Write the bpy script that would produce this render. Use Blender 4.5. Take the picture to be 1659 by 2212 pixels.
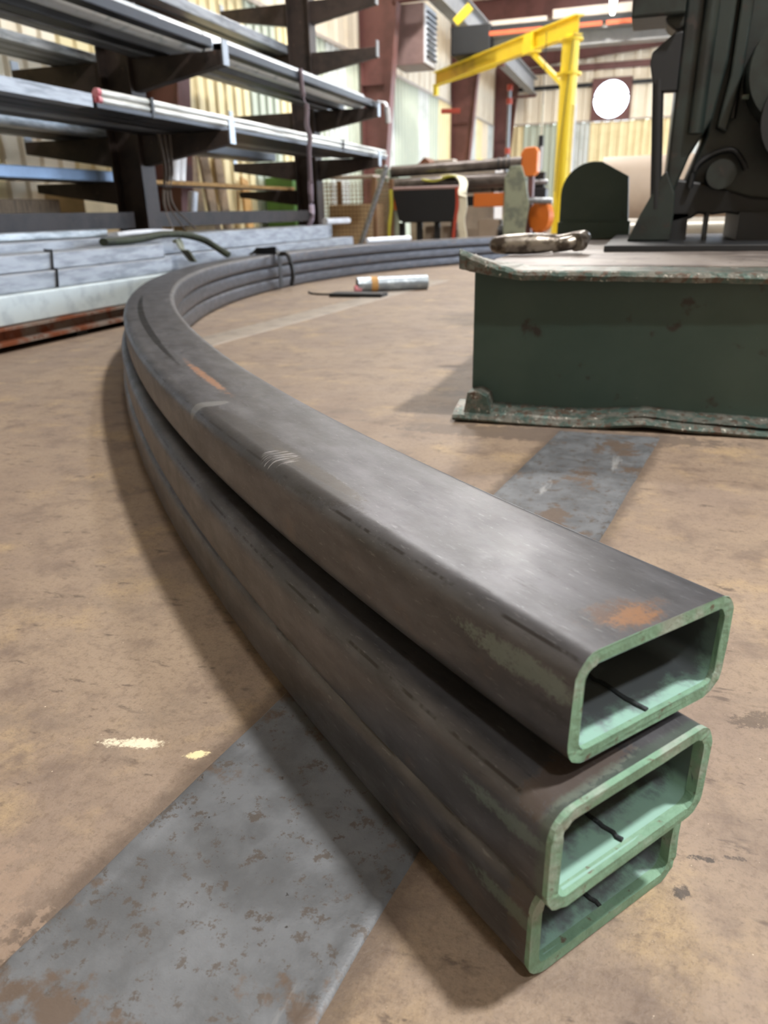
import bpy, bmesh, math, random
from mathutils import Vector, Matrix
random.seed(7)
for o in list(bpy.data.objects): bpy.data.objects.remove(o, do_unlink=True)
sc = bpy.context.scene
C = sc.collection

# ------------------------------------------------------------------ camera, world, lamps, exposure
# world axes: +Y runs along the pipe rack, +X to the right (aisle), Z up, metres
cd = bpy.data.cameras.new('camera'); cam = bpy.data.objects.new('camera', cd); C.objects.link(cam); sc.camera = cam
FW = Vector((-.29799095, .87799277, -.37460659)); RT = Vector((.94943343, .31326294, -.02103533)); UP = Vector((-.0988815, .36193236, .92694521))
m = Matrix((RT, UP, -FW)).transposed().to_4x4(); m.translation = Vector((0, 0, .63)); cam.matrix_world = m
cd.sensor_fit = 'HORIZONTAL'; cd.sensor_width = 36; cd.lens = 36 * 1600 / 1659; cd.clip_start = .02; cd.clip_end = 200
cd.dof.use_dof = True; cd.dof.focus_distance = .92; cd.dof.aperture_fstop = 7.5

w = bpy.data.worlds.new('daylight'); sc.world = w; w.use_nodes = True
bg = w.node_tree.nodes['Background']; bg.inputs[0].default_value = (.72, .84, 1.0, 1); bg.inputs[1].default_value = 19.0

def lamp(x, y, z, power, size=.5, col=(1, .975, .94)):
    l = bpy.data.lights.new('high_bay_and_fill_light', 'AREA'); l.shape = 'DISK'; l.size = size; l.energy = power; l.color = col
    o = bpy.data.objects.new('high_bay_and_fill_light', l); C.objects.link(o); o.location = (x, y, z); return o
lamp(2.1, 1.15, 6.0, 960, .45)
lamp(2.2, -1.6, 6.0, 300, .45)
for (x, y, p) in ((-1.9, 7.6, 520), (-4.2, 12.4, 260), (-1.9, 14.3, 760), (3.5, 16, 400), (-1.6, 20.2, 520), (-1.4, 26.6, 260), (3.5, 25.5, 260)):  # second and sixth are fill lights, added to brighten left and far walls
    lamp(x, y, 6.1, p, .6)
vs = sc.view_settings; vs.view_transform = 'Standard'; vs.look = 'None'; vs.exposure = -.6; vs.gamma = 1; vs.use_curve_mapping = False

# ------------------------------------------------------------------ materials
MATS = {}
def sr(h):
    v = [int(h[i:i+2], 16) / 255 for i in (0, 2, 4)]
    return tuple(c / 12.92 if c <= .04045 else ((c + .055) / 1.055) ** 2.4 for c in v) + (1,)
class NT:
    def __init__(s, name):
        s.m = bpy.data.materials.new(name); s.m.use_nodes = True; s.t = s.m.node_tree; s.n = s.t.nodes; s.b = s.n['Principled BSDF']
    def node(s, ty, **kw):
        n = s.n.new(ty)
        for k, v in kw.items(): setattr(n, k, v)
        return n
    def link(s, a, b): s.t.links.new(a, b)
    def setin(s, sock, v):
        if hasattr(v, 'is_linked') or hasattr(v, 'links'): s.link(v, sock)
        else: sock.default_value = v
    def math(s, op, a, b=0.0, clamp=False):
        n = s.node('ShaderNodeMath', operation=op, use_clamp=clamp); s.setin(n.inputs[0], a); s.setin(n.inputs[1], b); return n.outputs[0]
    def noise(s, vec, scale, detail=5, rough=.6, stretch=None, off=0):
        if stretch or off:
            mp = s.node('ShaderNodeMapping'); s.link(vec, mp.inputs[0]); mp.inputs['Scale'].default_value = stretch or (1, 1, 1); mp.inputs['Location'].default_value = (off, off * 1.7, 0); vec = mp.outputs[0]
        n = s.node('ShaderNodeTexNoise'); n.inputs['Scale'].default_value = scale; n.inputs['Detail'].default_value = detail; n.inputs['Roughness'].default_value = rough
        s.link(vec, n.inputs['Vector']); return n.outputs['Fac']
    def ramp(s, fac, lo, hi):
        n = s.node('ShaderNodeMapRange'); n.interpolation_type = 'SMOOTHSTEP'; s.setin(n.inputs[0], fac); n.inputs[1].default_value = lo; n.inputs[2].default_value = hi; return n.outputs[0]
    def mix(s, fac, a, b):
        n = s.node('ShaderNodeMix', data_type='RGBA'); s.setin(n.inputs[0], fac); s.setin(n.inputs[6], a); s.setin(n.inputs[7], b); return n.outputs[2]
    def bump(s, h, strength=.3, dist=.01):
        n = s.node('ShaderNodeBump'); n.inputs['Strength'].default_value = strength; n.inputs['Distance'].default_value = dist; s.link(h, n.inputs['Height']); s.link(n.outputs[0], s.b.inputs['Normal'])
    def obj(s): return s.node('ShaderNodeTexCoord').outputs['Object']
def mat(name, col, rough=.6, metal=0, var=(), bump=None, spec=None, stretch=None):
    """plain procedural finish: base colour plus noise patches (hex, scale, lo, hi)"""
    if name in MATS: return MATS[name]
    t = NT(name); c = sr(col); o = t.obj(); k = 0
    for (h, scl, lo, hi) in var:
        k += 3.1; c = t.mix(t.ramp(t.noise(o, scl, stretch=stretch, off=k), lo, hi), c, sr(h))
    if not var: c = t.mix(t.ramp(t.noise(o, 6), .35, .75), c, tuple(x * .8 for x in c[:3]) + (1,))
    t.setin(t.b.inputs['Base Color'], c); t.b.inputs['Roughness'].default_value = rough; t.b.inputs['Metallic'].default_value = metal
    if spec is not None: t.b.inputs['Specular IOR Level'].default_value = spec
    if bump: t.bump(t.noise(o, bump[0], 6), bump[1], .005)
    MATS[name] = t.m; return t.m

def floor_material():
    t = NT('worn_concrete'); o = t.obj()
    c = t.mix(t.ramp(t.noise(o, 1.6, 6), .35, .7), sr('8c7b69'), sr('7b6b5f'))
    c = t.mix(t.ramp(t.noise(o, 4.5, 7, .65, off=3), .5, .72), c, sr('9c8769'))
    c = t.mix(t.ramp(t.noise(o, 9, 8, .7, off=5), .46, .7), c, sr('6c5d52'))
    c = t.mix(t.math('MULTIPLY', t.ramp(t.noise(o, 75, 5, .75, off=9), .48, .68), .6), c, sr('67574a'))
    # dark scuffs: short streaks
    a = t.ramp(t.noise(o, 9, 3, .55, (1, 3.2, 1), 11), .60, .69); b = t.ramp(t.noise(o, 34, 6, .7, (1, 1.8, 1), 2), .44, .58)
    c = t.mix(t.math('MULTIPLY', t.math('MULTIPLY', a, b), .8), c, sr('4c4038'))
    a = t.ramp(t.noise(o, 22, 4, .65, (1, 2.4, 1), 21), .64, .71); c = t.mix(t.math('MULTIPLY', a, .75), c, sr('51443b'))
    c = t.mix(t.math('MULTIPLY', t.ramp(t.noise(o, 230, 3, .7, off=17), .5, .72), .5), c, sr('5f5146'))
    c = t.mix(t.math('MULTIPLY', t.ramp(t.noise(o, 3.2, 6, .7, (1, 2.2, 1), 41), .5, .7), .45), c, sr('6f6257'))
    sp = t.ramp(t.noise(o, 150, 2, .5, off=13), .74, .8); c = t.mix(t.math('MULTIPLY', sp, .6), c, sr('e3d4bd'))
    gx = t.node('ShaderNodeSeparateXYZ'); t.link(o, gx.inputs[0]); X, Y = gx.outputs[0], gx.outputs[1]
    n = t.noise(o, 30, 5, .7, off=7)
    def blob(x, y, rx, ry, ang=0, amt=1.2, lo=.75, hi=1.05, nz=None):
        ca, sa = math.cos(ang), math.sin(ang)
        dx = t.math('SUBTRACT', X, x); dy = t.math('SUBTRACT', Y, y)
        u = t.math('ADD', t.math('MULTIPLY', dx, ca / rx), t.math('MULTIPLY', dy, sa / rx)); v = t.math('ADD', t.math('MULTIPLY', dx, -sa / ry), t.math('MULTIPLY', dy, ca / ry))
        d = t.math('ADD', t.math('MULTIPLY', u, u), t.math('MULTIPLY', v, v)); d = t.math('ADD', d, t.math('MULTIPLY', t.math('SUBTRACT', nz or n, .5), amt * 2))
        return t.ramp(d, hi, lo)
    sd = t.math('SUBTRACT', X, t.math('ADD', t.math('MULTIPLY', Y, .1585), -.545)); nn = t.math('MULTIPLY', t.math('SUBTRACT', n, .5), .05)
    for off in (0.0, .29):
        g = t.math('ABSOLUTE', t.math('ADD', t.math('SUBTRACT', sd, off), nn)); g = t.math('MULTIPLY', t.ramp(g, .035, .004), t.ramp(Y, 2.4, 2.2)); c = t.mix(t.math('MULTIPLY', g, .7), c, sr('4d4138'))
    fine = t.math('ADD', t.math('MULTIPLY', n, .5), t.math('MULTIPLY', t.noise(o, 160, 5, .75, off=27), .5))
    c = t.mix(t.math('MULTIPLY', blob(-.565, .632, .045, .010, .24, 4.5, .2, 1.2, fine), .85), c, sr('d9cfb6'))          # white paint smear
    c = t.mix(blob(-.472, .637, .016, .007, .6, 4, .3, 1.2, fine), c, sr('d6c79c'))
    c = t.mix(t.math('MULTIPLY', blob(-.62, .34, .13, .10, 0, 2.6), .6), c, sr('8a7767'))
    c = t.mix(t.math('MULTIPLY', blob(.12, .65, .02, .004, .1, 5, .2, 1.2, fine), .9), c, sr('3a3430'))
    c = t.mix(t.math('MULTIPLY', blob(.155, .66, .012, .003, .1, 5, .2, 1.2, fine), .8), c, sr('3f3833'))
    c = t.mix(t.math('MULTIPLY', blob(.1, .60, .012, .008, .5, 5, .2, 1.2, fine), .9), c, sr('3f3833'))
    c = t.mix(t.math('MULTIPLY', blob(.20, .91, .035, .018, .4, 5, .2, 1.2, fine), .7), c, sr('4a3f36'))
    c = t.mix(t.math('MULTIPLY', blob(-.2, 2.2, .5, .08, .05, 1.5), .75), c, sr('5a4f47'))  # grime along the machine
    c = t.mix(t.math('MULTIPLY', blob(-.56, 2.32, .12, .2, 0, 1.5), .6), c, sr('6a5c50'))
    cy = t.math('ADD', t.math('SUBTRACT', Y, 3.1), t.math('MULTIPLY', t.noise(o, 3, off=31), .25))        # crack
    crack = t.math('MULTIPLY', t.ramp(t.math('ABSOLUTE', t.math('SUBTRACT', cy, .125)), .012, .003), t.ramp(t.math('ABSOLUTE', t.math('ADD', X, 1.4)), .6, .4))
    c = t.mix(t.math('MULTIPLY', crack, .7), c, sr('6d5b4c'))
    t.setin(t.b.inputs['Base Color'], c); t.setin(t.b.inputs['Roughness'], t.math('ADD', t.math('MULTIPLY', t.noise(o, 7), .25), .5))
    t.b.inputs['Specular IOR Level'].default_value = .45
    h = t.math('ADD', t.math('MULTIPLY', t.noise(o, 120, 5, .7), .6), t.noise(o, 25, 5, .6)); t.bump(h, .55, .004)
    return t.m
def strip_material():
    t = NT('worn_steel_strip'); o = t.obj()
    c = t.mix(t.ramp(t.noise(o, 12, 6), .35, .65), sr('57595c'), sr('696c70'))
    c = t.mix(t.math('MULTIPLY', t.ramp(t.noise(o, 42, 7, .78, off=2), .55, .6), .8), c, sr('4e463f'))
    c = t.mix(t.ramp(t.noise(o, 4.2, 7, .72, off=14), .54, .6), c, sr('5d5148'))
    c = t.mix(t.math('MULTIPLY', t.ramp(t.noise(o, 9, 6, .65, (1, .25, 1), 5), .6, .68), .6), c, sr('9fa0a0'))
    c = t.mix(t.ramp(t.noise(o, 70, 4, .7, off=6), .68, .72), c, sr('33302e'))
    t.setin(t.b.inputs['Base Color'], c); t.b.inputs['Metallic'].default_value = .25
    t.setin(t.b.inputs['Roughness'], t.math('ADD', t.math('MULTIPLY', t.noise(o, 20), .4), .3)); t.bump(t.noise(o, 60, 6, .7), .3, .003); return t.m

def tube_material(name, top=False, seed=0):
    """mill-scale steel; UV u = metres from the sawn end, v = metres across the top from the inner edge"""
    t = NT(name); uv = t.node('ShaderNodeUVMap').outputs[0]; s = t.node('ShaderNodeSeparateXYZ'); t.link(uv, s.inputs[0]); U, V = s.outputs[0], s.outputs[1]
    o = t.obj()
    n1 = t.noise(uv, 9, 6, .6, (1, 3, 1), seed); n2 = t.math('ADD', t.math('MULTIPLY', t.noise(uv, 45, 6, .75, off=seed + 2), .55), t.math('MULTIPLY', t.noise(uv, 210, 4, .75, off=seed + 3), .45))
    c = t.mix(t.ramp(n1, .35, .7), sr('49494c'), sr('5d5d61'))
    c = t.mix(t.math('MULTIPLY', t.ramp(t.noise(uv, 16, 5, .6, (1, 2, 1), seed + 4), .55, .7), .6), c, sr('3d3c3e'))
    c = t.mix(t.math('MULTIPLY', t.ramp(t.noise(uv, 5, 6, .65, off=seed + 8), .6, .72), .35), c, sr('808186'))
    rust = t.math('MULTIPLY', t.ramp(t.noise(uv, 7, 7, .65, off=seed + 5), .55, .72), .55)
    side = t.math('MAXIMUM', t.ramp(V, .212, .225), t.ramp(V, -.015, -.03))
    c = t.mix(t.math('MULTIPLY', rust, side), c, sr('5c4534'))
    c = t.mix(t.math('MULTIPLY', t.ramp(t.noise(uv, 130, 4, .7, (.35, 1.6, 1), seed + 12), .58, .7), .35), c, sr('8d8e92'))
    c = t.mix(t.math('MULTIPLY', t.ramp(t.noise(uv, 60, 5, .7, (.25, 1.5, 1), seed + 14), .6, .7), .5), c, sr('2e2d2e'))
    ln = t.math('MULTIPLY', t.ramp(t.math('ABSOLUTE', t.math('SUBTRACT', V, .186)), .0026, .0008), t.ramp(t.noise(uv, 12, 4, .7, off=seed + 15), .45, .55)); c = t.mix(t.math('MULTIPLY', ln, .75), c, sr('241f1b'))
    def blob(u, v, ru, rv, amt=.9, lo=.7, hi=1.05, nz=None):
        a = t.math('DIVIDE', t.math('SUBTRACT', U, u), ru); b = t.math('DIVIDE', t.math('SUBTRACT', V, v), rv)
        d = t.math('ADD', t.math('MULTIPLY', a, a), t.math('MULTIPLY', b, b)); d = t.math('ADD', d, t.math('MULTIPLY', t.math('SUBTRACT', nz or n2, .5), amt * 5)); return t.ramp(d, hi, lo)
    met = t.math('SUBTRACT', .6, t.math('MULTIPLY', rust, side))
    if top:
        big = t.math('ADD', t.math('MULTIPLY', t.noise(uv, 30, 5, .65, off=3), .6), t.math('MULTIPLY', t.noise(uv, 260, 4, .75, off=6), .4))
        k = blob(.70, .166, .30, .036, .35, .85, 1.0); c = t.mix(t.math('MULTIPLY', k, .5), c, sr('3b3835'))
        k2 = blob(.56, .15, .14, .012, .8); c = t.mix(t.math('MULTIPLY', k2, .8), c, sr('2f2922'))
        k = blob(1.0, .165, .02, .045, .2); c = t.mix(t.math('MULTIPLY', k, .5), c, sr('8a8a88'))
        k = blob(2.35, .128, .95, .012, .5); c = t.mix(t.math('MULTIPLY', k, .95), c, sr('161617'))
        r1 = t.math('MULTIPLY', blob(1.27, .104, .20, .010, 2.0, .2, 1.3), .75); c = t.mix(r1, c, sr('82593a'))
        sc_ = t.noise(uv, 60, 3, .6, (6, .22, 1), 5); k = t.math('MULTIPLY', blob(.635, .165, .035, .028, .4), t.ramp(sc_, .52, .58)); c = t.mix(t.math('MULTIPLY', k, .65), c, sr('b5b5b5'))
        wx = t.math('MULTIPLY', blob(.32, -.002, .16, .006, .5), t.ramp(n2, .4, .5)); c = t.mix(wx, c, sr('b9bcc0'))
        r2 = blob(.088, .108, .024, .042, 1.5, .3, 1.2, nz=big); c = t.mix(t.math('MULTIPLY', r2, .9), c, sr('48352a')); r3 = t.math('MULTIPLY', blob(.084, .104, .016, .03, 1.6, .3, 1.2, nz=n2), r2); c = t.mix(t.math('MULTIPLY', r3, .8), c, sr('75502f'))
        g = t.math('MULTIPLY', blob(.115, .216, .075, .012, 1.6, .2, 1.3), .45); c = t.mix(g, c, sr('75877c'))
        for q in (r1, r2, g, k2): met = t.math('SUBTRACT', met, q)
    else:
        r2 = blob(.07, .10 + .02 * seed, .022, .06, 1.1); c = t.mix(t.math('MULTIPLY', r2, .7), c, sr('40342b'))
        g = t.math('MULTIPLY', blob(.09, .216, .05, .010, 1.6, .2, 1.3), .35); c = t.mix(g, c, sr('6d8578')); met = t.math('SUBTRACT', met, t.math('ADD', r2, g))
    e = t.math('MULTIPLY', t.ramp(t.math('ADD', U, t.math('MULTIPLY', n2, .03)), .076, .066), .6); c = t.mix(e, c, sr('5d6a61'))
    t.setin(t.b.inputs['Base Color'], c); t.setin(t.b.inputs['Metallic'], t.math('MAXIMUM', met, 0.0))
    t.setin(t.b.inputs['Roughness'], t.math('ADD', t.math('MULTIPLY', t.noise(uv, 12, 6, .65, off=seed + 1), .3), .27)); t.bump(t.noise(uv, 70, 6, .7), .12, .002)
    return t.m
def inside_material():
    t = NT('painted_tube_inside'); uv = t.node('ShaderNodeUVMap').outputs[0]; s = t.node('ShaderNodeSeparateXYZ'); t.link(uv, s.inputs[0])
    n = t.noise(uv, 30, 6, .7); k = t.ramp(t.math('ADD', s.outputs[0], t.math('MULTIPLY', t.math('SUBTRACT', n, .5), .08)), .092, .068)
    lit_bottom = t.math('MULTIPLY', t.ramp(s.outputs[1], .285, .30), t.ramp(s.outputs[1], .505, .49)); k = t.math('MULTIPLY', k, t.math('ADD', t.math('MULTIPLY', lit_bottom, .8), .2))  # side and top walls coloured darker to hold their shade, bottom lighter
    c = t.mix(k, t.mix(lit_bottom, sr('34383b'), sr('5e666b')), sr('83a79b')); c = t.mix(t.ramp(t.noise(uv, 14, 5, off=4), .55, .7), c, sr('757f85')); t.setin(t.b.inputs['Base Color'], c); t.b.inputs['Roughness'].default_value = .5; return t.m
def green_machine_material():
    t = NT('dark_green_machine_paint'); o = t.obj()
    c = t.mix(t.ramp(t.noise(o, 4, 5), .35, .7), sr('30453f'), sr('394c46'))
    c = t.mix(t.ramp(t.noise(o, 9, 6, .6, off=4), .60, .68), c, sr('26221f')); c = t.mix(t.ramp(t.noise(o, 60, 4, .6, off=7), .74, .78), c, sr('7d8a82'))
    t.setin(t.b.inputs['Base Color'], c); t.b.inputs['Roughness'].default_value = .45; t.bump(t.noise(o, 30, 5), .15, .003); return t.m

M = dict(
 floor=floor_material(), strip=strip_material(), tube_top=tube_material('mill_scale_steel_stained', True), tube_mid=tube_material('mill_scale_steel', False, 2), tube_low=tube_material('mill_scale_steel_lower', False, 5),
 tube_in=inside_material(), rim=mat('mint_green_end_paint', '6f927b', .6, 0, [('64846f', 28, .45, .65), ('8b978c', 14, .52, .66), ('5c5144', 70, .6, .7)], (80, .4)), weld=mat('weld_bead', '3a3f42', .6, .4, bump=(90, .8)),
 green=green_machine_material(), worn=mat('worn_steel_edge', '686760', .42, .5, [('465650', 26, .42, .58), ('54463c', 40, .52, .62), ('b9b6ad', 70, .62, .7)], (60, .5)),
 grease=mat('oily_steel', '7d756f', .45, .1, [('5c5450', 5, .4, .65), ('1e1a19', 26, .6, .68)], (40, .3)), black=mat('black_steel', '16181b', .5, .1), blackband=mat('black_strapping', '101012', .45),
 rack=mat('dark_brown_rack_paint', '3a302c', .55, .1, [('241f1d', 6, .4, .7), ('5b4a42', 20, .62, .75)]), rackend=mat('bare_steel_stop', '9aa0a6', .35, .7),
 red=mat('maroon_frame_paint', '6d4540', .55, 0, [('5b3833', 2, .4, .65)]), heater=mat('mauve_enamel', '8d7470', .5), cream=mat('cream_insulation_panel', 'e8dcc4', .7, 0, [('dccdb2', 1.3, .45, .7)]),
 yel=mat('yellow_wall_sheet', 'e6d5a6', .6, 0, [('dac797', 1.5, .45, .7)]), sage=mat('sage_wall_sheet', 'b4bba9', .6, 0, [('bcc1ae', 1.5, .45, .7)]), grey=mat('pale_grey_wall_sheet', 'c9ccc6', .6, 0, [('aab0a8', 1.5, .45, .7)]),
 roof=mat('beige_roof_liner', 'c9b8a2', .75), galv=mat('galvanised_steel', 'c3cbd0', .3, .45, [('8f989f', 10, .4, .65), ('dbe2e6', 18, .6, .7)], stretch=(3, .5, 3)), steel=mat('grey_steel_bar', '93979c', .35, .35, [('6b6f74', 8, .4, .65)], stretch=(4, .4, 4)),
 bright=mat('bright_drawn_bar', 'd2d4cf', .3, .35, [('9ea09b', 6, .45, .65)], stretch=(4, .4, 4)), dark=mat('dark_steel_bar', '3c3f44', .4, .6), bundle=mat('blue_grey_tube', '9ba1a9', .4, .25, [('7b8189', 9, .4, .65), ('a9adb2', 20, .6, .72)], stretch=(3, .5, 3)),
 whitetube=mat('white_primed_tube', 'c3cfd2', .45, .2, [('aebac0', 9, .45, .7)]), rust=mat('rusty_channel', '8b7f76', .6, .3, [('80492f', 5, .42, .58), ('6c3b25', 20, .55, .7)], (40, .3)), pink=mat('pink_end_paint', 'c07f86', .6, 0, [('b04a55', 30, .5, .6)]),
 sky_blue=mat('blue_steel_tube', '93abc9', .4, .35), wood=mat('weathered_plank', '8f7a62', .75, 0, [('6d5a47', 12, .45, .65)], stretch=(6, 6, .6)), timber=mat('fresh_timber', 'bd9257', .7, 0, [('a67c45', 12, .45, .65)]), card=mat('brown_cardboard', 'cdb288', .8),
 yellow=mat('yellow_crane_paint', 'f4d630', .45, 0, [('e0bf24', 3, .5, .72), ('b59223', 14, .66, .75)]), orange=mat('orange_machine_paint', 'd9752a', .5, 0, [('b85f22', 8, .55, .7)]), obar=mat('orange_conductor', 'd0613a', .5), roll=mat('roll_steel', '6f6865', .4, .6, [('56504d', 7, .4, .65)]),
 sagem=mat('grey_green_machine_paint', '8f957f', .55, 0, [('6f7567', 7, .45, .65)]), sling=mat('cream_webbing', 'd7d2bd', .8), greensling=mat('dark_green_webbing', '29301f', .8, 0, [('1d2118', 20, .45, .65)], (90, .5)), olive=mat('faded_olive_webbing', '6f7365', .8, 0, [('5a5d50', 20, .45, .65)]), faint=mat('dusty_steel_strip', '8d8377', .6, .1, [('7b7268', 8, .45, .65)]), wrap=mat('film_wrapped_pipe', 'dfe7ec', .22, .15, [('b9c6cd', 9, .5, .7)], (25, .6)), shaded_grime=mat('shaded_greasy_green_paint', '1e2725', .4, 0, [('141716', 5, .42, .62), ('2a2422', 16, .6, .7)], (30, .2)), strap=mat('mauve_strap', '8d7f8a', .6), hang=mat('brown_lashing', '6d635b', .7),  # tower paint is a greasier copy of machine green with shade in the colour
 girder=mat('grey_girder_paint', '8c8c8b', .55), pale=mat('pale_grey_paint', 'b9ada0', .6), hiviz=mat('hi_vis_yellow', 'c3bf45', .6), redp=mat('red_paint', 'b04634', .5), mesh=mat('rusty_wire', '86664a', .6, .3), bin=mat('green_bin_paint', '4c7a34', .55), tank=mat('beige_tank_paint', 'b5a594', .6, 0, [('a39382', 1.5, .4, .7)]), white=mat('white_plastic', 'e6e9ee', .4), coil=mat('pale_tube', 'c9c5bb', .4, .4), shackle=mat('worn_shackle_steel', '8b847a', .32, .8, [('4a433d', 14, .45, .6), ('b9b4aa', 30, .62, .7)], (50, .3)), foam=mat('grey_foil', '8f99a1', .35, .6, [('b4bdc4', 20, .5, .7)], (30, .8)),
)
def emission(name, col, st):
    t = NT(name); t.b.inputs['Emission Color'].default_value = col; t.b.inputs['Emission Strength'].default_value = st; t.b.inputs['Base Color'].default_value = (.8, .8, .8, 1); return t.m
M['lens'] = emission('lamp_lens', (1, .97, .9, 1), 14)

# ------------------------------------------------------------------ mesh helpers
class MB:
    def __init__(s): s.v, s.f, s.sm = [], [], []
    def add(s, vs_, fs, smooth=False):
        k = len(s.v); s.v += [tuple(p) for p in vs_]; s.f += [tuple(i + k for i in f) for f in fs]; s.sm += [smooth] * len(fs); return s
    def box(s, x0, x1, y0, y1, z0, z1):
        return s.add([(x0, y0, z0), (x1, y0, z0), (x1, y1, z0), (x0, y1, z0), (x0, y0, z1), (x1, y0, z1), (x1, y1, z1), (x0, y1, z1)],
                     [(0, 3, 2, 1), (4, 5, 6, 7), (0, 1, 5, 4), (1, 2, 6, 5), (2, 3, 7, 6), (3, 0, 4, 7)])
    def frame(s, p, q, up=(0, 0, 1)):
        p, q = Vector(p), Vector(q); d = (q - p).normalized(); u = Vector(up)
        if abs(d.dot(u)) > .98: u = Vector((0, 1, 0))
        a = d.cross(u).normalized(); return p, q, d, a, a.cross(d).normalized()
    def beam(s, p, q, wd, ht, up=(0, 0, 1)):
        p, q, d, a, b = s.frame(p, q, up); vs_ = []
        for c in (p, q):
            for i, j in ((-1, -1), (1, -1), (1, 1), (-1, 1)): vs_.append(c + a * (i * wd / 2) + b * (j * ht / 2))
        return s.add(vs_, [(0, 1, 2, 3), (7, 6, 5, 4), (0, 4, 5, 1), (1, 5, 6, 2), (2, 6, 7, 3), (3, 7, 4, 0)])
    def cyl(s, p, q, r, n=20, r2=None, caps=True, ri=0):
        p, q, d, a, b = s.frame(p, q); r2 = r if r2 is None else r2; vs_ = []
        for c, rr in ((p, r), (q, r2)):
            for i in range(n): t = 2 * math.pi * i / n; vs_.append(c + a * (math.cos(t) * rr) + b * (math.sin(t) * rr))
        s.add(vs_, [(i, i + n, (i + 1) % n + n, (i + 1) % n) for i in range(n)], True)
        if ri:
            vi = []
            for c in (p, q):
                for i in range(n): t = 2 * math.pi * i / n; vi.append(c + a * (math.cos(t) * ri) + b * (math.sin(t) * ri))
            s.add(vi, [(i, (i + 1) % n, (i + 1) % n + n, i + n) for i in range(n)], True)
            s.add(vs_[:n] + vi[:n], [(i, (i + 1) % n, (i + 1) % n + n, i + n) for i in range(n)]); s.add(vs_[n:] + vi[n:], [(i, i + n, (i + 1) % n + n, (i + 1) % n) for i in range(n)])
        elif caps: s.add(vs_[:n], [tuple(range(n))]); s.add(vs_[n:], [tuple(reversed(range(n)))])
        return s
    def prism(s, poly, axis, a, b):
        """extrude a 2D polygon along axis from a to b; poly gives the two other coordinates in x,y,z order"""
        def P(c, t): return {'x': (t, c[0], c[1]), 'y': (c[0], t, c[1]), 'z': (c[0], c[1], t)}[axis]
        n = len(poly); vs_ = [P(c, a) for c in poly] + [P(c, b) for c in poly]
        return s.add(vs_, [tuple(range(n)), tuple(range(2 * n - 1, n - 1, -1))] + [(i, i + n, (i + 1) % n + n, (i + 1) % n) for i in range(n)])
    def ibeam(s, p, q, wd, ht, tf, tw, up=(0, 0, 1), ht2=None):
        p, q, d, a, b = s.frame(p, q, up); ht2 = ht2 or ht; vs_ = []
        for c, h in ((p, ht), (q, ht2)):
            for x, y in ((-wd/2, -h/2), (wd/2, -h/2), (wd/2, -h/2+tf), (tw/2, -h/2+tf), (tw/2, h/2-tf), (wd/2, h/2-tf), (wd/2, h/2), (-wd/2, h/2), (-wd/2, h/2-tf), (-tw/2, h/2-tf), (-tw/2, -h/2+tf), (-wd/2, -h/2+tf)): vs_.append(c + a * x + b * y)
        n = 12; return s.add(vs_, [tuple(range(n)), tuple(range(2*n-1, n-1, -1))] + [(i, i+n, (i+1) % n+n, (i+1) % n) for i in range(n)])
    def rtube(s, p, q, wd, ht, t, r=None, up=(0, 0, 1)):
        """straight hollow rectangular tube"""
        p, q, d, a, b = s.frame(p, q, up); r = r or t
        def loop(c, e):
            W, H, R = wd / 2 - e, ht / 2 - e, max(r - e, .001); out = []
            for cx, cy, a0 in ((W-R, H-R, 0), (-W+R, H-R, 90), (-W+R, -H+R, 180), (W-R, -H+R, 270)):
                for k in (0, 45, 90): g = math.radians(a0 + k); out.append(c + a * (cx + R * math.cos(g)) + b * (cy + R * math.sin(g)))
            return out
        o0, o1, i0, i1 = loop(p, 0), loop(q, 0), loop(p, t), loop(q, t); n = 12
        return s.add(o0 + o1 + i0 + i1, [x for i in range(n) for x in ((i, (i+1) % n, (i+1) % n+n, i+n), (2*n+i, 3*n+i, 3*n+(i+1) % n, 2*n+(i+1) % n), (i, 2*n+i, 2*n+(i+1) % n, (i+1) % n), (n+i, n+(i+1) % n, 3*n+(i+1) % n, 3*n+i))])
    def sweep(s, pts, prof, closed=True, up=(0, 0, 1), smooth=True, caps=True, loop=False):
        pts = [Vector(p) for p in pts]; n = len(prof); vs_ = []; N = len(pts)
        for i, c in enumerate(pts):
            d = (pts[(i+1) % N] - pts[i-1]) if loop else (pts[min(i+1, N-1)] - pts[max(i-1, 0)]); d.normalize(); u = Vector(up)
            if abs(d.dot(u)) > .97: u = Vector((.3, 1, .2)).normalized()
            a = d.cross(u).normalized(); b = a.cross(d).normalized()
            for x, y in prof: vs_.append(c + a * x + b * y)
        fs = []
        for i in range(N if loop else N - 1):
            j = (i + 1) % N
            for k in range(n): fs.append((i*n+k, i*n+(k+1) % n, j*n+(k+1) % n, j*n+k))
        s.add(vs_, fs, smooth)
        if caps and not loop: s.add(vs_[:n], [tuple(reversed(range(n)))]); s.add(vs_[-n:], [tuple(range(n))])
        return s
    def build(s, name, m, parent=None, bevel=0, seg=2):
        me = bpy.data.meshes.new(name); org = parent.matrix_world.translation if parent else Vector((0, 0, 0))
        if parent is None:
            xs = list(zip(*s.v)); org = Vector(((min(xs[0]) + max(xs[0])) / 2, (min(xs[1]) + max(xs[1])) / 2, min(xs[2])))
        else: org = world_loc(parent)
        me.from_pydata([tuple(Vector(p) - org) for p in s.v], [], s.f); me.update()
        for i, p in enumerate(me.polygons): p.use_smooth = s.sm[i]
        bm = bmesh.new(); bm.from_mesh(me); bmesh.ops.recalc_face_normals(bm, faces=bm.faces); bm.to_mesh(me); bm.free()
        me.materials.append(M[m] if isinstance(m, str) else m)
        o = bpy.data.objects.new(name, me); C.objects.link(o)
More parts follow.
